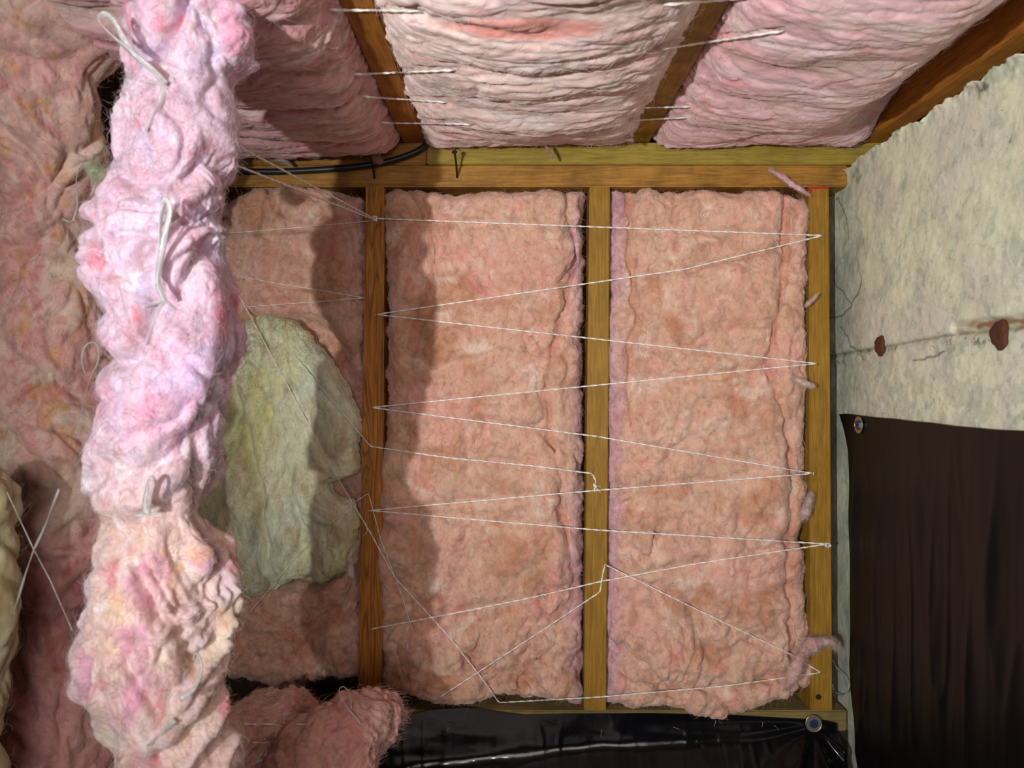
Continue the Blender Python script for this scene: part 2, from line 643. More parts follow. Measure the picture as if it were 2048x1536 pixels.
ZT = H + (768 - 373) * YF / F      # underside of lower top plate
ZS = H + (768 - 1421) * YF / F     # top of the sill
studs = [((731, 769), (715, 764), M_STUDOLD, 'left stud, brown with bold arched grain, in the shadow of the pink roll'),
         ((1179, 1220), (1168, 1212), M_STUD, 'plain yellow stud standing between the two wide peach batts'),
         ((1618, 1658), (1621, 1665), M_STUD, 'rightmost stud beside the concrete, red painted corner at its top')]
stud_objs = []
for (tl, tr), (bl, br), mt, lab in studs:
    fr = [pf(tl, 374), pf(tr, 374), pf(br, 1420), pf(bl, 1420)]
    for q in fr[:2]:
        q[2] = ZT
    for q in fr[2:]:
        q[2] = ZS
    o = hexa('wall_stud', fr, (0, 0.088, 0), mt)
    tag(o, lab, 'stud', None)
    stud_objs.append(o)
fr = [pf(285, 374), pf(323, 374), pf(318, 1420), pf(280, 1420)]
fr[0][2] = fr[1][2] = ZT
fr[2][2] = fr[3][2] = ZS
stud_objs.append(tag(hexa('wall_stud', fr, (0, 0.088, 0), M_STUDOLD), 'stud at the far left hidden behind the bright hanging roll', 'stud'))

# red paint on the right stud
pm = hexa('paint_mark', [pf(1617.5, 373.5, YF - 0.0004), pf(1656, 373.5, YF - 0.0004), pf(1656, 378, YF - 0.0004), pf(1617.5, 378, YF - 0.0004)], (0, 0.0008, 0), M_RED, bevel=0)
pm2 = hexa('paint_mark', [pf(1617.5, 378.3, YF - 0.0004), pf(1624, 378.3, YF - 0.0004), pf(1622, 392, YF - 0.0004), pf(1617.5, 392, YF - 0.0004)], (0, 0.0008, 0), M_RED, bevel=0)
for q in (pm, pm2):
    adopt(q, stud_objs[2])
    q['label'] = 'red paint at the top corner of the stud'

zl0, zl1 = ZT, H + (768 - 330) * YF / F
zu0, zu1 = zl1 + 0.0006, H + (768 - 286) * YF / F
XC = 0.616            # face of the concrete wall
lower = hexa('top_plate', [(-0.70, YF, zl1), (XC - 0.003, YF, zl1), (XC - 0.003, YF, zl0), (-0.70, YF, zl0)], (0, 0.088, 0), M_PLATE, bevel=0.003)
tag(lower, 'orange brown lower top plate resting on the studs, ends at the concrete', 'wooden plate')
xj = (853.5 - 1024) * YF / F
up1 = hexa('top_plate', [(xj + 0.0006, YF - 0.003, zu1), (0.78, YF - 0.003, zu1), (0.78, YF - 0.003, zu0), (xj + 0.0006, YF - 0.003, zu0)], (0, 0.09, 0), M_GREEN, bevel=0.002)
tag(up1, 'greenish treated upper plate under the middle and right ceiling batts', 'wooden plate')
up2 = hexa('top_plate', [(-0.70, YF - 0.001, zu1), (xj - 0.0006, YF - 0.001, zu1), (xj - 0.0006, YF - 0.001, zu0), (-0.70, YF - 0.001, zu0)], (0, 0.088, 0), M_PLATE, bevel=0.002)
tag(up2, 'brown upper plate piece left of the butt joint, behind the black cable', 'wooden plate')
sill = hexa('sill_plate', [(-0.70, YF, ZS), (XC - 0.006, YF, ZS), (XC - 0.006, YF, ZS - 0.038), (-0.70, YF, ZS - 0.038)], (0, 0.088, 0), M_SILL, bevel=0.002)
tag(sill, 'dusty wooden bottom plate under the studs, edge tucked behind black plastic', 'wooden plate')
foot = hexa('trim_1', [(-0.72, YF + 0.004, ZS - 0.039), (XC - 0.003, YF + 0.004, ZS - 0.039), (XC - 0.003, YF + 0.004, 0.0), (-0.72, YF + 0.004, 0.0)], (0, 0.085, 0), M_SOIL, bevel=0)
tag(foot, kind='structure')

ZJ = zu1 + 0.0005
joist_objs = []
for (a, b_), mt, lab, y1 in (((806, 850), M_JOIST, 'left ceiling joist, brown, crossed by four white strings', 1.46),
                             ((1254, 1299), M_JOIST2, 'middle ceiling joist, yellow with dark water stains', 1.46),
                             ((1724, 1768), M_JOIST, 'right ceiling joist running just above the concrete wall', 1.46),
                             ((416, 458), M_JOIST, 'ceiling joist at far left, mostly behind the hanging rolls', 1.46)):
    xa, xb = (a - 1024) * YF / F, (b_ - 1024) * YF / F
    o = hexa('ceiling_joist', [(xa, 0.2, ZJ), (xb, 0.2, ZJ), (xb, y1, ZJ), (xa, y1, ZJ)], (0, 0, H + 0.583 - ZJ), mt, bevel=0.002)
    tag(o, lab, 'joist')
    joist_objs.append(o)
# dark timbers lying on the concrete wall
zc1 = zl1 + 0.001
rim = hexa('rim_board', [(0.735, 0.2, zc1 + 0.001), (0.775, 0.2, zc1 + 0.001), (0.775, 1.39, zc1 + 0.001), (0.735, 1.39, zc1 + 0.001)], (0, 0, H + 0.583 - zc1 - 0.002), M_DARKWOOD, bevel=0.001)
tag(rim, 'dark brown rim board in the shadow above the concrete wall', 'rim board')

# ------------------------------------------------------------------ concrete wall
zs = np.concatenate([np.linspace(-0.02 - H, -0.12, 150, endpoint=False), np.linspace(-0.12, zc1 - H - 0.001, 260)])[::-1] + H
ys = np.linspace(0.35, 1.52, 500)
Yg, Zg = np.meshgrid(ys, zs)
P = np.stack([np.full_like(Yg, XC), Yg, Zg], -1)
q2 = np.stack([Yg, Zg], -1)


def onwall(x, y, X=XC):
    d = X * F / (x - 1024)
    return (d, H - (y - 768) * d / F)


seam = [onwall(1640, 716), onwall(1700, 705), onwall(1760, 696), onwall(1830, 683), onwall(1915, 668), onwall(2048, 655), (0.5, H + 0.062)]
ds = seg_dist(q2, seam)
zsm = np.interp(Yg, [s[0] for s in seam][::-1], [s[1] for s in seam][::-1])
above = sm(Zg - zsm, -0.002, 0.003)
wob = fbm(P * 14, 1, 4)
fine = fbm(P * 60, 2, 4, 0.6)
dx = above * 0.005 + wob * 0.003 + fine * 0.0011 - np.exp(-(ds / 0.004) ** 2) * 0.004
below_lip = np.exp(-((zsm - Zg - 0.010) / 0.007) ** 2) * (noise(P * 40, 5) * 0.5 + 0.3)
dx += below_lip * 0.004
# ragged top edge, curled lip
topd = Zg.max() - Zg
rag = np.exp(-topd / 0.012)
dx += rag * (0.006 + 0.012 * fbm(P * 26, 9, 3))
P[..., 0] -= dx
P[..., 2] -= rag * np.maximum(0, fbm(P * np.array([1, 32, 1]), 12, 4) * 0.012 + 0.004)
# chipped rusty pocket beside the right form tie
ch = seg_dist(q2, [onwall(1915, 657), onwall(1975, 650), onwall(2030, 647), onwall(2060, 640)])
chm = sm(ch, 0.012, 0.005) * sm(Zg - zsm, -0.004, 0.002)
P[..., 0] += chm * 0.006
cream = np.array(srgb(224, 230, 206))
pinkish = np.array(srgb(216, 214, 204))
grey = np.array(srgb(190, 196, 180))
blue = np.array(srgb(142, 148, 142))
rust = np.array(srgb(134, 84, 40))
dark = np.array(srgb(84, 82, 68))
C = np.broadcast_to(cream, P.shape).copy()


def mixm(C, m, c):
    return C * (1 - m[..., None]) + np.asarray(c) * m[..., None]


C = mixm(C, sm(fbm(P * 7, 31, 3), -0.1, 0.35) * 0.7, pinkish)
flake = sm(fbm(warp(P, 0.01, 40, 3) * 22, 33, 5, 0.62), -0.03, 0.04)
C = mixm(C, flake * (1 - above) * 0.6, grey)
C = mixm(C, sm(fbm(warp(P, 0.01, 40, 3) * 22, 35, 5, 0.62), 0.12, 0.2) * above * 0.35, grey)
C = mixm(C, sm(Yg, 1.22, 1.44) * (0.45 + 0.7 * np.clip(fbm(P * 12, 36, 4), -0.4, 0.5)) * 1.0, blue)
C = mixm(C, sm(fbm(P * 60, 37, 4, 0.7), 0.18, 0.3) * np.exp(-(np.abs(zsm - Zg - 0.008) / 0.012) ** 2) * 0.8, dark)
C = mixm(C, np.exp(-(ds / 0.0015) ** 2) * 0.6, (rust + dark) * 0.4)
C = mixm(C, chm * (0.15 + 0.7 * sm(fbm(P * np.array([1, 20, 90]), 38, 3), -0.2, 0.3)), rust)
# damp blotches under the top edge
for (bx, by, r_, a_) in ((1975, 165, 0.022, 0.8), (1950, 180, 0.016, 0.6), (1815, 255, 0.02, 0.5), (2035, 120, 0.02, 0.4), (1720, 350, 0.03, 0.5), (2030, 285, 0.006, 0.7)):
    c0 = np.array(onwall(bx, by))
    d0 = np.linalg.norm(q2 - c0, axis=-1) + fbm(P * 60, 41, 3) * 0.018
    C = mixm(C, sm(d0, r_, r_ * 0.2) * a_ * sm(fbm(P * 90, 43, 3), -0.25, 0.2), dark)
# hairline cracks
for cr in ([(1672, 560), (1695, 590), (1708, 610), (1722, 585), (1728, 560), (1722, 520)],
           [(1660, 640), (1690, 632), (1710, 612)], [(1686, 655), (1700, 672), (1706, 690), (1716, 700), (1726, 720)],
           [(1678, 395), (1690, 410), (1700, 440), (1704, 480)], [(1890, 705), (1860, 716), (1825, 720)]):
    pl = [onwall(*q) for q in cr]
    dd = seg_dist(q2 + np.stack([noise(P * 50, 51), noise(P * 50, 52)], -1) * 0.004, pl)
    C = mixm(C, np.exp(-(dd / 0.0016) ** 2) * 0.8, dark * 0.6)


def back_x(B):
    B = B.copy()
    B[:, 0] = XC + 0.16
    return B


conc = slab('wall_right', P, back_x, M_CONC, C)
tag(conc, kind='structure')

# ------------------------------------------------------------------ insulation colours (dust and dye, plus painted shade on wall batts, per vertex)
PEACH = np.array(srgb(220, 180, 158))
PINK = np.array(srgb(232, 174, 168))
PALE = np.array(srgb(236, 216, 200))
TAN = np.array(srgb(196, 144, 112))
LILAC = np.array(srgb(206, 164, 180))
ROSE = np.array(srgb(232, 138, 140))


def batt_colour(P, seed, edge=None, tan=0.8, pink=0.45, pale=0.7, lil=0.0):
    q = warp(P, 0.03, 12, seed)
    C = np.broadcast_to(PEACH, P.shape).copy()
    C = mixm(C, sm(fbm(q * 7, seed + 1, 4), -0.05, 0.4) * pink, PINK)
    C = mixm(C, sm(fbm(q * 11, seed + 2, 4), 0.0, 0.42) * tan, TAN)
    C = mixm(C, sm(fbm(q * 14, seed + 3, 5, 0.6), 0.08, 0.45) * pale, PALE)
    C = mixm(C, sm(fbm(q * 20, seed + 4, 4), 0.22, 0.5) * 0.4, ROSE)
    if edge is not None:
        C = mixm(C, edge, LILAC)
    return C


# ------------------------------------------------------------------ strings (pixel traces on the stud wall), used to dent the batts too
TW = {
    'zigzag': [(748, 437), (1646, 471), (1372, 538), (752, 629), (1634, 727), (742, 815), (1195, 873), (1626, 947), (1190, 981), (738, 1021), (1195, 1060),
               (1655, 1088), (1400, 1126), (1206, 1162), (1050, 1198), (900, 1228), (742, 1258)],
    'short': [(590, 712), (660, 797), (742, 893), (900, 916), (1060, 931), (1184, 947), (1192, 962), (1188, 985)],
    'lower': [(478, 590), (560, 742), (660, 930), (740, 1064), (790, 1155), (900, 1275), (965, 1358), (998, 1405), (1200, 1394), (1450, 1372), (1642, 1345),
              (1580, 1308), (1400, 1222), (1210, 1129), (1204, 1155), (1200, 1184), (1040, 1290), (880, 1394)],
    'crossing': [(500, 1225), (600, 1105), (700, 1010), (737, 987), (762, 1080), (800, 1180), (826, 1262)],
    'cinch_a': [(458, 284), (600, 358), (748, 436)],
    'cinch_b': [(458, 329), (600, 385), (746, 440)],
    'cinch_c': [(450, 467), (600, 455), (750, 441)],
    'loop_left': [(470, 552), (600, 574), (730, 596), (600, 606), (490, 614)],
}


def dent(P, paths, depth, width):
    """how deep the strings press into a batt"""
    u = 1024 + P[..., 0] * F / P[..., 1]
    v = 768 - (P[..., 2] - H) * F / P[..., 1]
    q = np.stack([u, v], -1)
    out = np.zeros(P.shape[:-1])
    for pts in paths:
        d = seg_dist(q, pts) / 1096.0
        out = np.maximum(out, np.exp(-(d / width) ** 2))
    return out * depth


WALLSTR = [TW[k] for k in TW]
SOFT = []           # objects the strings lie on


def edge_warp(n, k=0.45):
    s = np.linspace(0, 1, n)
    return s * (1 - k) + k * (0.5 - 0.5 * np.cos(math.pi * s))


def wall_batt(name, L, R, T, B, seed, bulge, creases, flange=(0, 0), lil=(0.0, 0.0), n=(430, 190), label='', group=None, mat=None, col=None, rec=0.03, fib=13000, amp=1.0, back=0.084, under=None):
    ty = edge_warp(n[0], 0.3)[:, None]
    sx = edge_warp(n[1], 0.5)[None, :]
    y_mid = interp(ty * 0 + ty, [(0, 0), (1, 1)])
    top = interp(sx, T)
    bot = interp(sx, B)
    vy = top * (1 - ty) + bot * ty
    l = interp(vy, L)
    r = interp(vy, R)
    ux = l * (1 - sx) + r * sx
    # ragged outline
    z0 = np.zeros_like(ux)
    pp = np.stack([ux / 1096, z0, vy / 1096], -1)
    eL = (ux - l) / 1096
    eR = (r - ux) / 1096
    eT = (vy - top) / 1096
    eB = (bot - vy) / 1096
    de = np.minimum(np.minimum(eL, eR), np.minimum(eT, eB))
    rag = np.exp(-de / 0.012)
    ux = ux + rag * (fbm(pp * 30, seed + 61, 4, 0.6)) * 14
    vy = vy + rag * (fbm(pp * 30, seed + 67, 4, 0.6)) * 12
    rr = 0.034
    prof = np.sqrt(np.maximum(0, 1 - (1 - np.clip(de / rr, 0, 1)) ** 2))
    low = fbm(pp * 4.5, seed + 5, 2) * 0.4 + 0.8
    h = -rec + prof * (rec + bulge * low)
    # tucked side flanges and creases
    q = np.stack([ux, vy], -1)
    h -= flange[0] * sm(eL, 0.055, 0.030) + flange[1] * sm(eR, 0.050, 0.030)
    crease_shade = np.zeros_like(de)
    for pts, dp, w in creases:
        d = seg_dist(q + np.stack([noise(pp * 28, 71), noise(pp * 28, 72)], -1) * 5, pts) / 1096
        h -= dp * 1.35 * (np.exp(-(d / w) ** 2) * 0.65 + np.exp(-(d / (w * 3.2)) ** 2) * 0.35)
        crease_shade = np.maximum(crease_shade, np.exp(-(d / 0.0035) ** 2))
    if under is not None:
        uu = np.abs((ux - under[0]) / under[2]) ** 3 + np.abs((vy - under[1]) / under[3]) ** 3
        h = h * (1 - sm(uu, 1.2, 0.8)) + (-0.022) * sm(uu, 1.2, 0.8)
    d_ = YF - h
    P = np.stack([(ux - 1024) * YF / F, d_, H - (vy - 768) * YF / F], -1)
    P[..., 1] += dent(P, WALLSTR, 0.006, 0.010)
    Nn = gnormals(P)
    if Nn[n[0] // 2, n[1] // 2, 1] > 0:
        Nn = -Nn
    big = lobes(P * np.array([1, 1, 0.8]), 8, seed, 3, 0.5, 0.7) * 0.015 + fbm(P * 24, seed + 9, 3, 0.5) * 0.006
    big = big * (1 + 0.9 * sm(vy, 1180, 1320))
    P = P + Nn * (big * amp * np.clip(de / 0.02 + 0.25, 0, 1))[..., None]
    Nn = gnormals(P)
    if Nn[n[0] // 2, n[1] // 2, 1] > 0:
        Nn = -Nn
    wr = sm(fbm(P * 9, seed + 44, 2), -0.1, 0.35)
    sml = lobes(P, 42, seed + 4, 3, 0.5, 1.0) * (0.0010 + 0.0022 * wr) + fbm(warp(P, 0.02, 30, seed) * 60, seed + 8, 3) * 0.0010
    P = P + Nn * (sml * amp)[..., None]
    e = np.zeros_like(de)
    e = np.maximum(e, lil[0] * sm(eL + fbm(pp * 15, seed + 3, 3) * 0.02, 0.038, 0.008))
    e = np.maximum(e, lil[1] * sm(eR + fbm(pp * 15, seed + 4, 3) * 0.02, 0.038, 0.008))
    C = batt_colour(P, seed, e) if col is None else col(P, ux, vy)
    if col is None:
        C = mixm(C, crease_shade * 0.45, srgb(196, 130, 104))  # reddish shade between the crease walls, painted into the batt colour

    def bk(Bv):
        Bv = Bv.copy()
        Bv[:, 1] = YF + back
        return Bv
    # orient so that the normals face the camera
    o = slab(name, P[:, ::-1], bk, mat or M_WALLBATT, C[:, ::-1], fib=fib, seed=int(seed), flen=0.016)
    tag(o, label, 'insulation batt', group)
    SOFT.append(o)
    return o


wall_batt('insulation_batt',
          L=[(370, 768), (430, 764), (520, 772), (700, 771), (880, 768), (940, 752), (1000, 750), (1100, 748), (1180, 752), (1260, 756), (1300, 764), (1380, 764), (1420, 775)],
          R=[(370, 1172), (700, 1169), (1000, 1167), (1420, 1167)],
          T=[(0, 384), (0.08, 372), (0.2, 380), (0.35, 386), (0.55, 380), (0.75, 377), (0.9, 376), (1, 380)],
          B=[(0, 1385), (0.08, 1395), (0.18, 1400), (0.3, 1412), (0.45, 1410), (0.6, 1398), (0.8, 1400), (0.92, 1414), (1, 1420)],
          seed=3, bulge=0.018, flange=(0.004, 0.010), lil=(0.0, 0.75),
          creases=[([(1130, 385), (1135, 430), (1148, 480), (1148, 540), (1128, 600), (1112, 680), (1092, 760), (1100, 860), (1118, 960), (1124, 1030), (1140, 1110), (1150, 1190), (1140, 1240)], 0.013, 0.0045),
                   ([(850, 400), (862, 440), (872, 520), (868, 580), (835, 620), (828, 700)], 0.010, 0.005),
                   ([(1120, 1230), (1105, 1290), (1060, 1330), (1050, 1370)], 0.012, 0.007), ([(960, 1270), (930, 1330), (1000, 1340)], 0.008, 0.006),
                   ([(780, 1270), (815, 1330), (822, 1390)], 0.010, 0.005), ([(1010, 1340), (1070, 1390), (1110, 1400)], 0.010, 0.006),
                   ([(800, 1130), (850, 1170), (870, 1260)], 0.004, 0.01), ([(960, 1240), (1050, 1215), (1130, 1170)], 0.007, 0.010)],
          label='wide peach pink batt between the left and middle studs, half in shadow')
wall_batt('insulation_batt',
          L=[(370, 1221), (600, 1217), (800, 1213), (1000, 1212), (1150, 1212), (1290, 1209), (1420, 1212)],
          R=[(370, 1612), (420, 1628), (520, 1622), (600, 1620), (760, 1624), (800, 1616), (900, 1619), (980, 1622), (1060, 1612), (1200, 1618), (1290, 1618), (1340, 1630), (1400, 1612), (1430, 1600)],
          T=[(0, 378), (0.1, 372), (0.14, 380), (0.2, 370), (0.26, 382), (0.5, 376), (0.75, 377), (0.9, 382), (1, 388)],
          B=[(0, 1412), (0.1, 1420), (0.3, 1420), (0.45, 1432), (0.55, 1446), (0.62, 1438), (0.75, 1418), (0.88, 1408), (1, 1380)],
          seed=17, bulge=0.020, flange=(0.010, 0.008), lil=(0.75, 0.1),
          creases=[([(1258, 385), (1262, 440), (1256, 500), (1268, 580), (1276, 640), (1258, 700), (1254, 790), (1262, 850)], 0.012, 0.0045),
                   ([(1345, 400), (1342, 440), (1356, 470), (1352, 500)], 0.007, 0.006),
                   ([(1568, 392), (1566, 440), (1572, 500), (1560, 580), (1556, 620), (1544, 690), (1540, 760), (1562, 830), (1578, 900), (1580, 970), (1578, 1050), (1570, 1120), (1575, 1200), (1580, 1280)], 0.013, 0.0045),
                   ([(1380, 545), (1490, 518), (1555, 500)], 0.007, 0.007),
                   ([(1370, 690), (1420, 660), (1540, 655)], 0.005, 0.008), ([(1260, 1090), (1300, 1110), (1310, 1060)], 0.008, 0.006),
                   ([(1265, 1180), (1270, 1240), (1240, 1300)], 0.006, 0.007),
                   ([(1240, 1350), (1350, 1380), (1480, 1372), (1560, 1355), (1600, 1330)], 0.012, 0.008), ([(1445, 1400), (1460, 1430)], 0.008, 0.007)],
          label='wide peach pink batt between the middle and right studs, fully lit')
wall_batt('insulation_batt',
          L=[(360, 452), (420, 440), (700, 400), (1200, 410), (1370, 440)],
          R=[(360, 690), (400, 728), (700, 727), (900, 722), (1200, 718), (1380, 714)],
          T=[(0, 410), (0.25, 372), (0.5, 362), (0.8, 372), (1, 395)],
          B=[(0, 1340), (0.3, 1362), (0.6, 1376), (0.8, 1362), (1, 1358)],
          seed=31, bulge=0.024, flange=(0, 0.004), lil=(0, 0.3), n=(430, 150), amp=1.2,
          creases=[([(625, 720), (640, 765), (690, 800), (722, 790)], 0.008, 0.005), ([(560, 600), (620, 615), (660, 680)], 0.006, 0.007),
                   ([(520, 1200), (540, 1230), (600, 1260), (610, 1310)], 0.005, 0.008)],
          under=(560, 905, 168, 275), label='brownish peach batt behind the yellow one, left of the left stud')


def yellow_col(P, ux, vy):
    C = np.broadcast_to(np.array(srgb(240, 244, 212)), P.shape).copy()
    C = mixm(C, sm(fbm(P * np.array([9, 9, 6]), 81, 3), -0.1, 0.35) * 0.8, srgb(236, 240, 176))
    C = mixm(C, sm(fbm(P * np.array([14, 14, 8]), 83, 3), 0.05, 0.4) * 0.7, srgb(232, 244, 226))
    C = mixm(C, sm(fbm(P * np.array([30, 30, 14]), 85, 4), 0.15, 0.45) * 0.5, srgb(176, 160, 124))
    C = mixm(C, sm(ux, 620, 690) * sm(vy, 820, 900) * sm(fbm(P * 22, 86, 3), -0.2, 0.2) * 0.45, srgb(196, 170, 140))
    C = mixm(C, sm(ux, 560, 470) * sm(vy, 700, 900) * 0.5, srgb(158, 150, 112))  # left part darkened to olive, its shade painted into the colour
    return C


yl = wall_batt('insulation_batt',
               L=[(600, 480), (640, 470), (700, 440), (850, 380), (1000, 370), (1100, 400), (1195, 455)],
               R=[(600, 560), (640, 590), (690, 640), (760, 690), (820, 722), (880, 724), (945, 716), (965, 668), (985, 664), (1005, 714), (1090, 716), (1120, 712), (1150, 690), (1195, 680)],
               T=[(0, 655), (0.3, 638), (0.7, 626), (1, 645)],
               B=[(0, 1150), (0.2, 1196), (0.4, 1186), (0.6, 1162), (0.75, 1152), (0.85, 1158), (1, 1140)],
               seed=47, bulge=0.055, rec=-0.006, back=0.004, n=(330, 170), amp=0.8, mat=M_YELLOW, col=yellow_col,
               creases=[([(470, 760), (500, 880), (530, 990), (542, 1100), (548, 1180)], 0.022, 0.010),
                        ([(545, 830), (560, 900), (590, 980), (612, 1050), (622, 1130)], 0.012, 0.008),
                        ([(490, 700), (520, 760), (545, 830)], 0.010, 0.006), ([(525, 640), (540, 690)], 0.012, 0.006),
                        ([(430, 860), (450, 960), (490, 1080), (470, 1160)], 0.014, 0.010)],
               label='pale yellow green batt folded over the brownish one, left of the studs')

# ------------------------------------------------------------------ ceiling batts
CE = {  # strings under the joists, as seen
    'a1': [(655, 19), (675, 20), (828, 22), (850, 24)], 'a2': [(705, 149), (728, 148), (890, 141), (915, 140)],
    'a3': [(720, 192), (738, 194), (882, 204), (900, 206)], 'a4': [(760, 245), (778, 246), (920, 248), (950, 250)],
    'b1': [(1325, 10), (1355, 8), (1480, -3), (1500, -5)], 'b2': [(1310, 100), (1338, 96), (1545, 65), (1570, 62)],
    'b3': [(1285, 216), (1302, 215), (1362, 214), (1385, 213)], 'b4': [(1255, 243), (1280, 240), (1356, 236), (1380, 235)],
}


def ceil_batt(xl, xr, seed, sag, label, over=(0.0, 0.0), endz=0.012, cols=None, hold=(0.0, 0.0), shape=0.8, n=(230, 430), y0=0.42, yend=1.392):
    """xl, xr: pixel columns of the bay at the plate"""
    a = (xl - 1024) * YF / F
    b_ = (xr - 1024) * YF / F
    tx = edge_warp(n[0], 0.5)[:, None]
    ty = edge_warp(n[1], 0.15)[None, :]
    ye = yend + 0 * tx
    y = y0 + (ye - y0) * ty
    x = a + (b_ - a) * tx + 0 * ty
    x = x - over[0] * (1 - tx) * np.ones_like(ty) + over[1] * tx * np.ones_like(ty)
    pp = np.stack([x, y, 0 * x], -1)
    eL = (b_ - a) * tx + 0 * ty
    eR = (b_ - a) * (1 - tx) + 0 * ty
    eE = ye - y
    de = np.minimum(np.minimum(eL, eR), eE)
    rag = np.exp(-de / 0.012)
    x = x + rag * fbm(pp * 26, seed + 61, 4, 0.6) * 0.012
    y = y + rag * fbm(pp * 26, seed + 62, 4, 0.6) * 0.012
    prof = np.sqrt(np.maximum(0, 1 - (1 - np.clip(de / 0.05, 0, 1)) ** 2))
    arch = 4 * tx * (1 - tx)
    z = ZJ + 0.016 + hold[1] * sm(eR, 0.17, 0.0) * sm(eE, 0.02, 0.20) - prof * (0.020 + sag * arch ** shape * sm(eE, -0.02, 0.30)) - endz * prof
    # folds that run across the bay in slow arcs
    yy = y + 0.045 * arch + 0.03 * noise(pp * np.array([3, 3, 1]), seed)
    q = np.stack([x * 1.1, yy * 7.0, 0 * x], -1)
    q = q + noise(pp * 6, seed + 3)[..., None] * 0.25
    f = 1 - (1 - np.minimum(1, np.sqrt(noise(q * np.array([1.2, 1, 1]), seed + 1) ** 2 + 0.002) * 1.9)) ** 2
    q2_ = np.stack([x * 2.5, yy * 24, 0 * x], -1)
    f2 = 1 - (1 - np.minimum(1, np.abs(noise(q2_, seed + 2)) * 2)) ** 2
    z = z - (f - 0.5) * 0.012 * prof - (f2 - 0.5) * 0.0022 * prof
    P = np.stack([x, y, z], -1)
    P[..., 2] += dent(P, [CE[k] for k in CE], 0.006, 0.008)
    Nn = gnormals(P)
    if Nn[n[0] // 2, n[1] // 2, 2] > 0:
        Nn = -Nn
    g = lobes(P * np.array([0.4, 1, 1]), 24, seed + 4, 3, 0.45, 0.8) * 0.0055 + fbm(P * np.array([14, 50, 50]), seed + 7, 3) * 0.0012
    P = P + Nn * g[..., None]
    Nn = gnormals(P)
    if Nn[n[0] // 2, n[1] // 2, 2] > 0:
        Nn = -Nn
    g = lobes(P * np.array([0.4, 1, 1]), 80, seed + 14, 2, 0.6, 0.6) * 0.0011
    P = P + Nn * g[..., None]
    C = cols(P, tx + 0 * ty, yy)

    def bk(Bv):
        Bv = Bv.copy()
        Bv[:, 2] = ZJ + 0.10
        return Bv
    Vn = gnormals(P)[n[0] // 2, n[1] // 2, 2]
    if Vn > 0:
        P, C = P[::-1], C[::-1]
    o = slab('insulation_batt', P, bk, M_CEILBATT, C, fib=4500, seed=int(seed), flen=0.016)
    tag(o, label, 'insulation batt')
    SOFT.append(o)
    return o


def ceil_cols(base, seed, hot=None):
    def f(P, tx, yy):
        q = P * np.array([3.2, 13, 8])
        C = np.broadcast_to(np.array(base), P.shape).copy()
        C = mixm(C, sm(fbm(q, seed, 4), -0.05, 0.4) * 0.6, srgb(240, 182, 190))
        C = mixm(C, sm(fbm(q * 1.3, seed + 1, 4), 0.0, 0.4) * 0.75, srgb(214, 190, 180))
        C = mixm(C, sm(fbm(q * 1.7, seed + 2, 5, 0.6), 0.05, 0.4) * 0.6, srgb(250, 232, 234))
        C = mixm(C, sm(fbm(q * 2.2, seed + 3, 4), 0.22, 0.45) * 0.5, srgb(232, 128, 140))
        if hot:
            u = 1024 + P[..., 0] * F / P[..., 1]
            v = 768 - (P[..., 2] - H) * F / P[..., 1]
            d = np.abs((u - hot[0]) / hot[2]) ** 2 + ((v - hot[1] + ((u - hot[0]) / 150) ** 2 * 8) / hot[3]) ** 2 + fbm(P * 30, 5, 3) * 0.6
            C = mixm(C, sm(d, 1.5, 0.4) * 0.75, srgb(248, 150, 138))
        return C
    return f


# the middle batt has a rosy band where the dust has fallen away
ceil_batt(852, 1252, 5, 0.050, 'brightest ceiling batt with a rosy band, between left and middle joists', cols=ceil_cols(srgb(250, 226, 222), 4, (1060, 60, 150, 22)), over=(0.004, 0.012))
ceil_batt(1301, 1722, 25, 0.034, 'pink ceiling batt sagging between the middle and right joists', cols=ceil_cols(srgb(230, 192, 200), 24), over=(0.0, -0.004), hold=(0, 0.062), shape=1.3)
ceil_batt(461, 804, 55, 0.018, 'dusky pink ceiling batt left of the left joist, partly in shadow', cols=ceil_cols(srgb(218, 168, 174), 54), endz=0.036, yend=1.380)


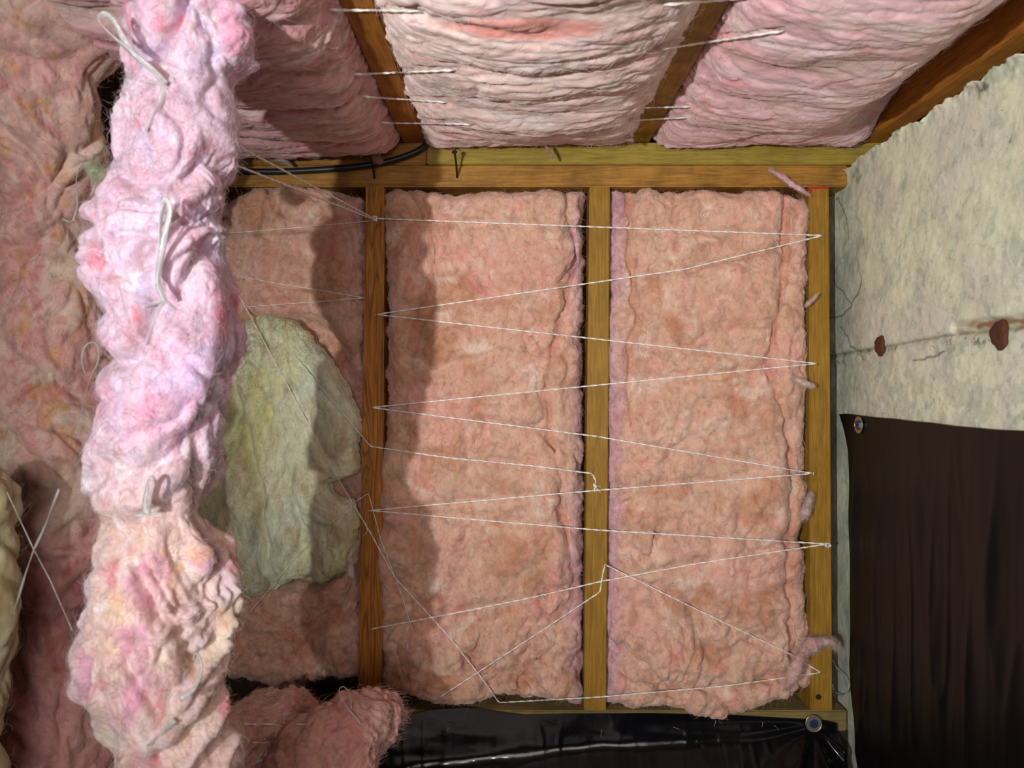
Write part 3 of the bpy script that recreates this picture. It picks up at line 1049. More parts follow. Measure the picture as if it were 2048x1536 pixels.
# ------------------------------------------------------------------ rolls of insulation tied with twine
def roll(name, rows, depth, seed, colf, mat, label, cat='insulation roll', group=None, n=(560, 300), amp=1.0, fib=9000, flat=0.9, dist=None, flen=0.014, frad=0.00014):
    """rows: (y, left, right) pixels of the outline at the given distance"""
    ys_ = np.array([r[0] for r in rows], float)
    l_ = np.array([r[1] for r in rows], float)
    r_ = np.array([r[2] for r in rows], float)
    dp_ = np.full(len(ys_), depth) if dist is None else np.interp(ys_, [q[0] for q in dist], [q[1] for q in dist])
    z_ = H - (ys_ - 768) * dp_ / F
    c_ = ((l_ + r_) / 2 - 1024) * dp_ / F
    a_ = (r_ - l_) / 2 * dp_ / F
    t = np.linspace(0, 1, n[0])
    zz = z_[0] + (z_[-1] - z_[0]) * t
    dd_ = np.interp(-zz, -z_, dp_)
    c = np.interp(-zz, -z_, c_)
    a = np.interp(-zz, -z_, a_)
    ker = np.hanning(9)
    ker /= ker.sum()

    def smooth(v):
        return np.convolve(np.pad(v, 4, 'edge'), ker, 'valid')
    c, a = smooth(c), smooth(a)
    # rounded ends
    e = np.minimum(t, 1 - t) * abs(z_[0] - z_[-1])
    a = a * np.sqrt(1 - (1 - np.clip(e / 0.03, 0.02, 1)) ** 2)
    an = np.linspace(0, 2 * math.pi, n[1], endpoint=False)[None, :]
    X = c[:, None] + a[:, None] * np.cos(an)
    Y = dd_[:, None] + a[:, None] * np.sin(an) * flat
    Z = zz[:, None] + 0 * an
    P = np.stack([X, Y, Z], -1)
    ctr = np.stack([c[:, None] + 0 * an, dd_[:, None] + 0 * Z, Z], -1)
    D = P - ctr
    D /= np.linalg.norm(D, axis=-1)[..., None] + 1e-9
    sc = 0.75
    g = lobes(P * np.array([1, 1, 0.75]), 15 * sc, seed, 2, 0.45, 0.9) * 0.019 / sc
    g += lobes(P * np.array([1, 1, 0.6]), 34 * sc, seed + 3, 2, 0.45, 1.2) * 0.0048 / sc * (0.25 + 1.3 * sm(fbm(P * 9, seed + 34, 2), -0.15, 0.35))
    P = P + D * (g * amp - 0.001)[..., None]
    P[..., 2] += noise(P * 30, seed + 8) * 0.006 * amp
    du = np.gradient(P, axis=0)
    dv = (np.roll(P, -1, 1) - np.roll(P, 1, 1)) / 2
    Nn = np.cross(du, dv)
    Nn /= np.linalg.norm(Nn, axis=-1)[..., None] + 1e-12
    if (Nn * D).sum() < 0:
        Nn = -Nn
        flip = True
    else:
        flip = False
    g = lobes(P, 90 * sc, seed + 5, 2, 0.5, 1.0) * 0.0012 / sc * (0.3 + sm(fbm(P * 12, seed + 33, 2), -0.1, 0.4)) + fbm(P * np.array([200, 200, 70]) * sc, seed + 6, 2) * 0.0005
    P = P + Nn * (g * amp)[..., None]
    C = colf(P, ctr)
    V = P.reshape(-1, 3)
    q = grid_quads(n[0], n[1], wrap=True)
    if not flip:
        pass
    else:
        q = q[:, ::-1]
    caps = [np.arange(n[1])[None, :], (np.arange(n[1]) + (n[0] - 1) * n[1])[None, ::-1]]
    fv, fq, fc = fibres(V, Nn.reshape(-1, 3), C.reshape(-1, 3), fib, flen, frad, int(seed), lift=0.5)
    o = mesh_obj(name, np.concatenate([V, fv]), [q] + caps + [fq + len(V)], mat, None, True, np.concatenate([C.reshape(-1, 3), fc]))
    tag(o, label, cat, group)
    SOFT.append(o)
    return o


def bright_col(P, ctr):
    v = 768 - (P[..., 2] - H) * F / 0.8
    C = np.broadcast_to(np.array(srgb(226, 200, 222)), P.shape).copy()
    q = P * np.array([1, 1, 0.7])
    C = mixm(C, sm(v, 820, 1080) * 0.9, srgb(236, 208, 202))
    C = mixm(C, sm(fbm(q * 16, 91, 4), -0.05, 0.4) * 0.8, srgb(232, 166, 198))
    C = mixm(C, sm(fbm(q * 20, 92, 4), 0.02, 0.4) * 0.7 * (1 - 0.5 * sm(v, 800, 1000)), srgb(212, 202, 238))
    C = mixm(C, sm(fbm(q * 22, 93, 4), 0.05, 0.42) * 0.8 * sm(v, 950, 1150), srgb(244, 228, 208))
    C = mixm(C, sm(fbm(q * 24, 94, 4), 0.2, 0.45) * 0.7, srgb(234, 132, 156))
    C = mixm(C, sm(fbm(q * 26, 95, 4), 0.12, 0.45) * 0.6, srgb(248, 242, 248))
    C = mixm(C, sm(fbm(q * 34, 96, 3), 0.3, 0.45) * 0.5 * sm(v, 950, 1100), srgb(236, 190, 140))
    return C


def old_col(P, ctr):
    v = 768 - (P[..., 2] - H) * F / 1.0
    C = np.broadcast_to(np.array(srgb(214, 182, 174)), P.shape).copy()
    q = P * np.array([1, 1, 0.8])
    C = mixm(C, sm(fbm(q * 13, 101, 4), -0.05, 0.35) * 0.8, srgb(214, 162, 160))
    C = mixm(C, sm(fbm(q * 17, 102, 4), 0.0, 0.35) * 0.85, srgb(214, 200, 184))
    C = mixm(C, sm(v, 960, 1150) * 0.6, srgb(204, 140, 152))
    C = mixm(C, sm(fbm(q * 34, 103, 4, 0.6), 0.10, 0.32) * 0.7 * sm(v, 1000, 860), srgb(206, 158, 112))
    C = mixm(C, sm(fbm(q * 26, 104, 4), 0.2, 0.4) * 0.5, srgb(190, 104, 104))
    return C


bright = roll('insulation_roll', [(-74, 240, 486), (-40, 236, 496), (0, 240, 504), (60, 250, 512), (110, 256, 506), (150, 262, 464), (185, 258, 462), (260, 246, 464), (320, 240, 460), (375, 230, 442),
                                  (440, 200, 440), (500, 192, 446), (560, 198, 462), (605, 232, 468), (700, 232, 474), (780, 230, 464), (850, 224, 448), (920, 206, 438), (975, 180, 418), (1025, 205, 398), (1090, 200, 448), (1180, 198, 464),
                                  (1250, 180, 455), (1310, 168, 442), (1380, 172, 436), (1440, 198, 448), (1500, 238, 458), (1580, 250, 470), (1750, 235, 470), (2000, 230, 470), (2410, 240, 460)],
              0.80, 7, bright_col, M_ROLL, 'bright lilac pink roll hanging nearest the camera, tied at intervals', n=(900, 300), fib=42000, flen=0.012, frad=0.00013)
old = roll('insulation_roll', [(-16, -20, 225), (0, -34, 228), (100, -34, 220), (150, -20, 176), (200, -18, 196), (280, -12, 206), (350, 0, 198), (430, -8, 190), (505, 6, 180), (560, 4, 204), (640, -2, 216), (720, 0, 204),
                               (795, 10, 196), (840, -14, 214), (930, 0, 204), (975, 30, 196), (1060, 34, 214), (1150, 42, 196), (1225, 40, 160), (1290, 8, 158), (1370, 6, 188), (1410, 8, 180), (1470, 10, 214), (1560, 6, 210), (1800, 0, 200), (2060, 10, 200)],
           1.0, 63, old_col, M_OLDROLL, 'dusty brown pink roll at the left edge, behind the bright one', n=(620, 260), amp=0.75, fib=12000, dist=[(-20, 0.84), (150, 0.90), (350, 0.97), (500, 1.0), (2290, 1.0)])


def yl_col(P, ctr):
    C = np.broadcast_to(np.array(srgb(196, 190, 148)), P.shape).copy()
    return mixm(C, sm(fbm(P * 20, 105, 3), -0.1, 0.3) * 0.6, srgb(210, 206, 184))


roll('insulation_roll', [(930, -60, 20), (980, -90, 34), (1060, -100, 30), (1160, -110, 34), (1260, -110, 36), (1330, -110, 26), (1500, -120, 0), (1800, -110, 0), (2270, -100, 0)],
     0.86, 77, yl_col, M_YELLOW, 'pale yellow roll cut off by the left edge, in front of the dusty one', n=(300, 140), amp=0.6, fib=2500)


# rolls lying at the foot of the wall
def bent_roll(pts, seed, colf, mat, label, n=(260, 180), amp=0.8, fib=6000):
    """pts: (px x, px y, distance, pixel radius)"""
    ctrl = np.array([[*px(a, b_, d), r * d / F] for a, b_, d, r in pts])
    c = spline(ctrl, 120)
    c = resample(c[:, :], 0.0025)
    ctr = c[:, :3]
    a = c[:, 3]
    ln = np.concatenate([[0], np.cumsum(np.linalg.norm(np.diff(ctr, axis=0), axis=1))])
    e = np.minimum(ln, ln[-1] - ln)
    a = a * np.sqrt(1 - (1 - np.clip(e / 0.03, 0.03, 1)) ** 2)
    T = np.gradient(ctr, axis=0)
    T /= np.linalg.norm(T, axis=1)[:, None]
    X = np.cross(T, [0, 1.0, 0.02])
    X /= np.linalg.norm(X, axis=1)[:, None]
    Yv = np.cross(X, T)
    an = np.linspace(0, 2 * math.pi, n[1], endpoint=False)
    D = X[:, None] * np.cos(an)[None, :, None] + Yv[:, None] * np.sin(an)[None, :, None]
    P = ctr[:, None] + D * a[:, None, None]
    g = lobes(P, 15, seed, 3, 0.5, 0.8) * 0.022 + lobes(P, 50, seed + 2, 3, 0.55, 0.8) * 0.007
    P = P + D * (g * amp)[..., None]
    g = lobes(P, 110, seed + 5, 3, 0.6, 0.8) * 0.0028
    P = P + D * (g * amp)[..., None]
    C = colf(P, ctr)
    m_, n_ = P.shape[:2]
    q = grid_quads(m_, n_, wrap=True)
    du = np.gradient(P, axis=0)
    dv = (np.roll(P, -1, 1) - np.roll(P, 1, 1)) / 2
    Nn = np.cross(du, dv)
    Nn /= np.linalg.norm(Nn, axis=-1)[..., None] + 1e-12
    if (Nn * D).sum() < 0:
        q = q[:, ::-1]
    V = P.reshape(-1, 3)
    caps = [np.arange(n_)[None, :], (np.arange(n_) + (m_ - 1) * n_)[None, ::-1]]
    fv, fq, fc = fibres(V, D.reshape(-1, 3), C.reshape(-1, 3), fib, 0.014, 0.00015, int(seed), lift=0.5)
    o = mesh_obj('insulation_roll', np.concatenate([V, fv]), [q] + caps + [fq + len(V)], mat, None, True, np.concatenate([C.reshape(-1, 3), fc]))
    tag(o, label, 'insulation roll')
    SOFT.append(o)
    return o


def low_col(P, ctr):
    C = np.broadcast_to(np.array(srgb(212, 166, 156)), P.shape).copy()
    C = mixm(C, sm(fbm(P * 16, 111, 4), -0.05, 0.35) * 0.7, srgb(216, 154, 150))
    C = mixm(C, sm(fbm(P * 22, 112, 4), 0.05, 0.4) * 0.6, srgb(214, 172, 154))
    C = mixm(C, sm(P[..., 0], -0.168, -0.158) * 0.6, srgb(205, 190, 184))
    return C


bent_roll([(812, 1432, 1.19, 20), (778, 1430, 1.18, 44), (722, 1450, 1.15, 70), (662, 1508, 1.12, 98), (600, 1610, 1.10, 110), (560, 1760, 1.08, 110), (545, 1970, 1.07, 105)],
          121, low_col, M_OLDROLL, 'pink roll leaning at the bottom, its end lying over the black plastic')
bent_roll([(634, 1430, 1.28, 26), (590, 1428, 1.26, 48), (530, 1450, 1.24, 64), (470, 1510, 1.21, 78), (420, 1620, 1.19, 85), (400, 1750, 1.18, 85), (395, 1870, 1.17, 85)],
          133, low_col, M_OLDROLL, 'smaller darker pink roll under the brownish batt, between the larger rolls')

# ------------------------------------------------------------------ black plastic sheets
XW = XC - 0.016


def black_wall():
    yv = np.concatenate([np.linspace(0.40, 1.05, 140, endpoint=False), np.linspace(1.05, 1.0001, 0), np.linspace(1.05, 1.42, 150)])
    t = np.linspace(0, 1, 200)
    # left (far) edge as a function of height
    ed = [(828, 1680), (860, 1690), (900, 1698), (1000, 1704), (1100, 1706), (1250, 1704), (1330, 1700), (1380, 1703), (1440, 1710), (1500, 1716), (1560, 1722), (1900, 1740)]
    Z = np.linspace(H - 0.055, 0.004, 240)
    zz = [H - (b_ - 768) * (XW * F / (a - 1024)) / F for b_, a in ed]
    yy = [XW * F / (a - 1024) for b_, a in ed]
    yedge = np.interp(-Z, -np.array(zz), np.array(yy))
    s = (yv - 0.40) / (1.42 - 0.40)
    Y = 0.40 + (yedge[:, None] - 0.40) * s[None, :]
    Zg = Z[:, None] + 0 * Y
    Zg = Zg - (1 - t.max()) - 0.004 * np.exp(-(Z[0] - Z[:, None]) / 0.03) * (noise(np.stack([Y * 9, 0 * Y, 0 * Y], -1), 3) + (1 - s[None, :]) * 0.3)
    P = np.stack([0 * Y + XW, Y, Zg], -1)
    fold = fbm(P * np.array([1, 16, 2.6]), 141, 3)
    ridge = (1 - np.abs(noise(P * np.array([1, 22, 3.0]), 143)) * 3).clip(0, 1) ** 2
    amt = sm(Z[0] - Zg, 0.0, 0.18)
    P[..., 0] -= (fold * 0.006 + ridge * 0.002) * (0.15 + amt) + 0.002
    P[..., 0] -= 0.05 * sm(Zg, 0.22, 0.02) * sm(Y, 1.42, 1.1)
    P[..., 0] = np.minimum(P[..., 0], XC - 0.006)
    return P


def thick_sheet(name, P, mat, off, label, cat):
    o = slab(name, P, lambda B: B, mat)
    bpy.data.objects.remove(o)
    n, m = P.shape[:2]
    Pb = P + np.array(off)
    V = np.concatenate([P.reshape(-1, 3), Pb.reshape(-1, 3)])
    q = grid_quads(n, m)
    ring = np.array(list(range(m)) + [i * m + m - 1 for i in range(1, n)] + [(n - 1) * m + j for j in range(m - 2, -1, -1)] + [i * m for i in range(n - 2, 0, -1)])
    k = len(ring)
    a = np.arange(k)
    side = np.stack([ring[a], ring[a] + n * m, ring[(a + 1) % k] + n * m, ring[(a + 1) % k]], -1)
    o = mesh_obj(name, V, [q, q[:, ::-1] + n * m, side], mat)
    tag(o, label, cat)
    return o


thick_sheet('plastic_sheet', black_wall(), M_BLACKWALL, (0.0008, 0, 0), 'dull black plastic sheet hung on the concrete wall, right side', 'plastic sheet')


def black_floor():
    X = np.linspace(-1.2, XW - 0.012, 420)
    top = [(-1000, 1440), (700, 1440), (800, 1434), (860, 1420), (930, 1415), (1000, 1424), (1050, 1430), (1130, 1428), (1300, 1427), (1450, 1430), (1580, 1437), (1650, 1441), (1690, 1450), (1712, 1472)]
    yt = 1.392
    u = 1024 + X * F / yt
    ztop = H - (np.interp(u, [a for a, _ in top], [b_ for _, b_ in top]) - 768) * yt / F
    rid = [(-1000, 1560), (700, 1560), (870, 1530), (1000, 1514), (1100, 1506), (1200, 1496), (1300, 1486), (1380, 1474), (1480, 1462), (1640, 1456), (1720, 1470)]
    zr = H - (np.interp(u, [a for a, _ in rid], [b_ for _, b_ in rid]) - 768) * yt / F
    n = 300
    s = np.linspace(0, 1, n)
    s = s ** 1.5
    zf = 0.004
    Z = ztop[None, :] + (zf - ztop)[None, :] * s[:, None]
    b = 0.0065
    k = (zr[None, :] - Z)
    outw = np.log1p(np.exp(np.clip(k / b, -30, 30))) * b
    Y = yt - 0.11 * np.tanh(outw / 0.11)
    P = np.stack([0 * Z + X[None, :], Y, Z], -1)
    # folds fanning out below the washer screw
    c0 = px(1627, 1452, yt)
    dxs = P[..., 0] - c0[0]
    dz = P[..., 2] - c0[2]
    r_ = np.sqrt(dxs ** 2 + dz ** 2)
    ang = np.arctan2(dxs, -dz)
    fan = np.sin(ang * 7.0 + 0.6 + noise(P * 6, 151) * 0.8) * 0.5 + 0.5
    P[..., 1] -= fan ** 2 * 0.020 * sm(r_, 0.008, 0.06) * sm(r_, 0.40, 0.10) * sm(-dz, -0.01, 0.02)
    vert = (1 - np.abs(noise(P * np.array([26, 2, 3]), 153)) * 4).clip(0, 1) ** 2
    P[..., 1] -= vert * 0.0007 * sm(ztop[None, :] - P[..., 2], 0.0, 0.04) + fbm(P * np.array([5, 4, 9]), 155, 3) * 0.006 * sm(ztop[None, :] - P[..., 2], 0.0, 0.06)
    P[..., 1] = np.minimum(P[..., 1], YF - 0.003)
    return P


FP = black_floor()
thick_sheet('plastic_sheet', FP[:, ::-1], M_BLACK, (0, 0.0008, -0.0002), 'glossy black plastic sheet stapled below the studs, running to the ground', 'plastic sheet')
g0 = FP[-1]
gx = g0[:, 0]
t = np.linspace(0, 1, 60)[:, None]
Pg = np.stack([gx[None, :] + 0 * t, g0[None, :, 1] * (1 - t) + (-1.0) * t, 0.004 + 0 * t + 0 * gx[None, :]], -1)
Pg[..., 2] += (fbm(Pg * 8, 161, 3) * 0.01 + 0.006) * sm(t, 0, 0.05)
Pg[..., 1] -= 0.002
thick_sheet('ground_sheet', Pg[:, ::-1], M_BLACK, (0, 0, -0.0006), 'glossy black ground sheet spread over the soil below the frame', 'plastic sheet')

# ------------------------------------------------------------------ ray casting on the finished surfaces
bpy.context.view_layer.update()
TREES = []
for o in SOFT + stud_objs + joist_objs + [lower, up1, up2, sill]:
    me = o.data
    nv = len(me.vertices)
    co = np.empty(nv * 3)
    me.vertices.foreach_get('co', co)
    co = co.reshape(-1, 3) + np.array(o.location)
    lim = 20
    polys = []
    full = o in SOFT
    # the surface grid only, without fibres: big islands come first
    ngon = [i for i, p_ in enumerate(me.polygons) if len(p_.vertices) > 8] if full else []
    stop = max(ngon) if ngon else len(me.polygons) - 1
    for i, p_ in enumerate(me.polygons):
        if i > stop:
            break
        if len(p_.vertices) <= 8:
            polys.append(tuple(p_.vertices))
    TREES.append(BVHTree.FromPolygons([tuple(c) for c in co], polys, all_triangles=False))
ORG = Vector((0, 0, H))


def depth_at(x, y, far=1.40):
    d = Vector(((x - 1024) / F, 1.0, -(y - 768) / F))
    best = None
    for t_ in TREES:
        h = t_.ray_cast(ORG, d.normalized())
        if h[0] is not None and (best is None or h[0].y < best):
            best = h[0].y
    return best if best is not None else far


def surface_path(pts, step=6.0, minY=1.25, smooth=6, lift=0.0004, far=1.40, skip_front=True, sink=0.0):
    p = resample(np.array(pts, float), step)
    # keep the corners exact
    d = np.array([depth_at(a, b_, far) for a, b_ in p])
    if skip_front:
        d = np.where(d < minY, np.nan, d)
        ok = ~np.isnan(d)
        if ok.any():
            d = np.interp(np.arange(len(d)), np.nonzero(ok)[0], d[ok])
        else:
            d[:] = far
    # a taut string bridges hollows: running minimum, then smoothing
    k = 3
    pad = np.pad(d, k, 'edge')
    d = np.array([pad[i:i + 2 * k + 1].min() for i in range(len(d))])
    pad = np.pad(d, smooth // 2, 'edge')
    d = np.array([pad[i:i + 2 * (smooth // 2) + 1].mean() for i in range(len(d))]) - lift + sink
    return np.array([px(a, b_, dd) for (a, b_), dd in zip(p, d)])


def string(name, path, label, rad=(0.0019, 0.0012), mat=None, cat='string', group=None, twist=180):
    V, F_ = tube(path, rad[0], rad[1], 8, twist)
    o = mesh_obj(name, V, F_, mat or M_TWINE)
    tag(o, label, cat, group)
    return o


def knot(parent, p, r=0.004, mat=None, tails=2, seed=0):
    rr = random.Random(seed)
    parts = []
    for k in range(3):
        an = np.linspace(0, 2 * math.pi, 16)
        ax = rr.uniform(0, 3)
        c, s = math.cos(ax), math.sin(ax)
        path = np.array([[r * math.cos(t) * c, -0.0015 + r * 0.35 * math.sin(t * 2), r * math.cos(t) * s + r * 0.7 * math.sin(t)] for t in an]) + p
        parts.append(tube(path, 0.0009, sides=6))
    for k in range(tails):
        d = np.array([rr.uniform(-1, 1), -0.4, rr.uniform(-1, 0.4)])
        path = np.array([p + d * 0.009 * t * (1 + 0.3 * t) for t in np.linspace(0, 1, 6)])
        parts.append(tube(path, 0.0005, sides=5))
    V, P_ = join_parts(parts)
    o = mesh_obj('knot', V, P_, mat or M_TWINE, parent)
    return o


z1 = string('twine', surface_path(TW['zigzag']), 'long white twine zigzagging across both wide peach batts')
knot(z1, px(750, 437, 1.392), 0.005, seed=1, tails=3)
knot(z1, px(1655, 1090, 1.395), 0.005, seed=2, tails=4)
for k, (a, b_) in enumerate(((1646, 471), (752, 629), (1634, 727), (742, 815), (1626, 947), (738, 1021), (1195, 873), (1195, 1060))):
    # wire staple over the twine, driven into the stud
    c = px(a, b_, 1.3985)
    w = 0.0035
    ang = 0.5 + k
    dx_, dz_ = math.cos(ang) * w, math.sin(ang) * w
    path = np.array([c + [-dx_, 0.004, -dz_], c + [-dx_, -0.0012, -dz_], c + [0, -0.0016, 0], c + [dx_, -0.0012, dz_], c + [dx_, 0.004, dz_]])
    V, P_ = tube(spline(path, 16), 0.0006, sides=6)
    where = ['top of the right stud', 'left stud below its upper knot', 'right stud halfway up', 'left stud at mid height', 'right stud below its middle',
             'left stud below the yellow notch', 'middle stud at its centre', 'middle stud below its centre'][k]
    tag(mesh_obj('staple', V, P_, M_STEEL), 'small staple holding the zigzag twine on the ' + where, 'staple')

z2 = string('twine', surface_path(TW['short']), 'short white twine from the yellow batt over the left stud to the middle stud')
knot(z2, px(1190, 972, 1.395), 0.004, seed=5, tails=3)
z3 = string('twine', surface_path(TW['lower']), 'white twine slanting down the yellow batt and along the bottom of both wide batts', rad=(0.0017, 0.0011))
knot(z3, px(736, 1058, 1.396), 0.0028, seed=6, tails=1)
string('twine', surface_path(TW['crossing']), 'thin faint twine bent over the left stud beside the yellow batt', rad=(0.001, 0.0007))
# taut cords from the knot on the left stud toward the hanging roll


def taut(pts3, label, rad=(0.0017, 0.0012), **kw):
    return string('twine', resample(spline(pts3, 60), 0.004), label, rad=rad, **kw)


K0 = px(748, 437, 1.393)
taut([px(400, 252, 0.82), K0], 'taut cord from the left stud knot up to the bright roll, upper of two')
taut([px(400, 302, 0.82), K0 + [0, 0, -0.002]], 'taut cord from the left stud knot up to the bright roll, lower of two')
string('twine', surface_path(TW['cinch_c']), 'thin twine running left from the left stud knot over the brownish batt', rad=(0.001, 0.0007))
string('twine', surface_path(TW['loop_left']), 'doubled thin twine meeting in a point at the left stud above the yellow batt', rad=(0.0011, 0.0007))

# fine stray filaments on the middle batt
for pts, lab in (([(905, 1228), (960, 1218), (1010, 1212), (1075, 1192), (1092, 1202)], 'frayed filament beside the lower zigzag string'),
                 ([(1078, 1185), (1090, 1180), (1101, 1190), (1098, 1202), (1085, 1204), (1078, 1194)], 'tiny curled clear filament under the lower zigzag string'),
                 ([(1432, 1240), (1440, 1236), (1447, 1250), (1448, 1258), (1440, 1262), (1434, 1256), (1436, 1246)], 'tiny curled filament on the right wide batt near its bottom')):
    string('twine_filament', surface_path([tuple(q) for q in spline(pts, 24)], step=2, smooth=2, lift=0.002), lab, rad=(0.0004, 0.0003), cat='filament')

# ceiling strings
names = {'a1': 'topmost string crossing the left ceiling joist', 'a2': 'second string from the top across the left ceiling joist', 'a3': 'thin third string across the left ceiling joist',
         'a4': 'lowest string crossing the left ceiling joist', 'b1': 'topmost string crossing the middle ceiling joist', 'b2': 'long string slanting over the middle joist onto the right ceiling batt',
         'b3': 'short string across the middle ceiling joist, third from the top', 'b4': 'lowest short string across the middle ceiling joist'}
for k in CE:
    P_ = surface_path(CE[k], step=5, minY=0.6, smooth=5, lift=0.006)
    # ends sink into the fluff
    e = np.minimum(np.arange(len(P_)), np.arange(len(P_))[::-1])
    P_ = np.array([0, 0, H]) + (P_ - np.array([0, 0, H])) * (1 + np.clip(3 - e, 0, 3) * 0.004)[:, None]
    string('twine', P_, 'white ' + names[k], rad=(0.0019, 0.0013))

# ------------------------------------------------------------------ cable
cb = [px(180, 350, 1.36), px(330, 345, 1.375), px(460, 343, 1.388), px(560, 343, 1.388), (px(660, 338, 1.388)), px(740, 330, 1.388), px(800, 316, 1.386), px(838, 300, 1.385), px(856, 284, 1.39), px(864, 262, 1.40)]
V, P_ = tube(resample(spline(cb, 90), 0.004), 0.0055, sides=16)
tag(mesh_obj('power_cable', V, P_, M_CABLE), 'thick black cable curving up along the plates to the left ceiling joist', 'cable')
cc_ = px(468, 343, 1.388)


# nails
def nail(head, tip, label, r=0.0019, hr=0.0048):
    head, tip = np.array(head), np.array(tip)
    root = empty('nail', tuple(tip))
    tag(root, label, 'nail')
    path = np.linspace(tip - tip, head - tip, 8)
    path[:, 0] += np.sin(np.linspace(0, math.pi, 8)) * 0.001
    V, P_ = tube(path, r, sides=10)
    mesh_obj('shank', V, P_, M_NAIL, root)
    d = (head - tip) / np.linalg.norm(head - tip)
    bm = bmesh.new()
    bmesh.ops.create_cone(bm, cap_ends=True, segments=20, radius1=hr, radius2=hr * 0.9, depth=0.0022)
    bmesh.ops.bevel(bm, geom=bm.edges[:], offset=0.0004, segments=2, affect='EDGES')
    me = bpy.data.meshes.new('nail_head')
    bm.to_mesh(me)
    bm.free()
    me.materials.append(M_NAIL)
    h = bpy.data.objects.new('nail_head', me)
    COL.objects.link(h)
    h.parent = root
    h.location = Vector(head - tip)
    h.rotation_euler = Vector(d).to_track_quat('Z', 'Y').to_euler()
    return root


nail(px(738, 300, 1.335), px(749, 356, 1.400), 'rusty nail sticking out of the plate in front of the black cable')
nail(px(909, 304, 1.350), px(914, 355, 1.400), 'rusty nail sticking out of the plate under the middle ceiling batt')


def disc(name, c, r, h, mat, axis, parent=None, seg=28, bev=0.0005):
    bm = bmesh.new()
    bmesh.ops.create_cone(bm, cap_ends=True, segments=seg, radius1=r, radius2=r, depth=h)
    bmesh.ops.bevel(bm, geom=[e for e in bm.edges], offset=bev, segments=2, affect='EDGES')
    me = bpy.data.meshes.new(name)
    bm.to_mesh(me)
    bm.free()
    me.materials.append(mat)
    o = bpy.data.objects.new(name, me)
    COL.objects.link(o)
    o.location = c
    o.rotation_euler = Vector(axis).to_track_quat('Z', 'Y').to_euler()
    if parent:
        o.parent = parent
    return o


o = disc('nail', px(1637, 1394, YF - 0.0004), 0.0052, 0.002, M_NAIL, (0, -1, 0))
tag(o, 'flat round nail head near the foot of the right stud', 'nail')

# rusty form ties in the concrete seam
for (a, b_), (rz, ry), lab in (((1768, 691), (0.0155, 0.0155), 'small rusty form tie end in the concrete seam, nearer the studs'),
                               ((2010, 669), (0.0175, 0.0165), 'large dark rusty form tie end at the right edge of the photo')):
    y_, z_ = onwall(a, b_)
    bm = bmesh.new()
    bmesh.ops.create_uvsphere(bm, u_segments=48, v_segments=24, radius=1)
    for v in bm.verts:
        w = v.co.copy()
        an = math.atan2(w.z, w.y)
        k = 1 + 0.10 * math.sin(an * 3 + 1.0) + 0.05 * math.sin(an * 7)
        pinch = 1 - 0.22 * math.exp(-((w.z - 0.1) / 0.22) ** 2) if a < 1900 else 1 - 0.25 * math.exp(-((w.z - 0.25) / 0.2) ** 2) * (w.y < 0)
        sx = math.copysign(abs(w.x) ** 0.6, w.x) * 0.0045
        v.co = Vector((sx * (1 - 0.3 * math.exp(-(w.z ** 2 + w.y ** 2) / 0.1)), w.y * ry * k * pinch, w.z * rz * k * 1.05))
    me = bpy.data.meshes.new('form_tie')
    bm.to_mesh(me)
    bm.free()
    for p_ in me.polygons:
        p_.use_smooth = True
    me.materials.append(M_RUST)
    o = bpy.data.objects.new('form_tie', me)
    COL.objects.link(o)
    o.location = (XC - 0.007, y_, z_)
    tag(o, lab, 'form tie')

# washers with blue screws
for c, ax, lab in ((np.array([XW - 0.0045, onwall(1723, 850, XW)[0], onwall(1723, 850, XW)[1]]), (-1, 0, 0), 'round steel washer with blue screw pinning the sheet to the concrete'),
                   (px(1627, 1447, 1.386), (-0.05, -1, 0.1), 'round blue centred washer pinning plastic at the foot of the right stud')):
    root = empty('washer_screw', tuple(c))
    tag(root, lab, 'screw')
    A = Vector(ax).normalized()
    disc('washer', (0, 0, 0), 0.0145, 0.0016, M_STEEL, ax, root, 40)
    bm = bmesh.new()
    # rolled rim of the washer
    path = np.array([[math.cos(t) * 0.0140, math.sin(t) * 0.0140, 0] for t in np.linspace(0, 2 * math.pi, 41)])
    V, P_ = tube(path, 0.0009, sides=8)
    rmo = mesh_obj('washer_rim', V, P_, M_STEEL, root)
    rmo.rotation_euler = A.to_track_quat('Z', 'Y').to_euler()
    rmo.location = A * 0.0008
    disc('screw_head', tuple(A * 0.0022), 0.0085, 0.003, M_BLUECAP, ax, root, 6)
    disc('screw_slot', tuple(A * 0.0040), 0.0026, 0.0012, M_NAIL, ax, root, 6)
    bm.free()

# staples in the floor sheet
bpy.context.view_layer.update()
for k, (a, b_, an, l, lab) in enumerate(((1202, 1467, 1.5, 0.0065, 'upright bright staple below the middle stud'), (1352, 1456, -0.3, 0.006, 'dull flat staple left of the batt fluff over the edge'),
                                         (1428, 1449, 1.3, 0.007, 'staple wrapped in fluff just under the right batt'), (1525, 1451, 1.4, 0.006, 'upright staple left of the blue washer'),
                                         (1554, 1455, -0.8, 0.006, 'slanting staple nearest the blue washer'), (896, 1458, 1.2, 0.003, 'tiny bright staple far left on the glossy plastic'))):
    i = np.argmin(np.abs(1024 + FP[..., 0] * F / FP[..., 1] - a) + np.abs(768 - (FP[..., 2] - H) * F / FP[..., 1] - b_))
    c = FP.reshape(-1, 3)[i] + np.array([0, -0.001, 0])
    w = np.array([math.cos(an), 0, math.sin(an)]) * l
    path = np.array([c - w + [0, 0.003, 0], c - w, c, c + w, c + w + [0, 0.003, 0]])
    V, P_ = tube(spline(path, 16), 0.0007, 0.0005, sides=6)
    tag(mesh_obj('staple', V, P_, M_STEEL), lab + ', in black plastic', 'staple')


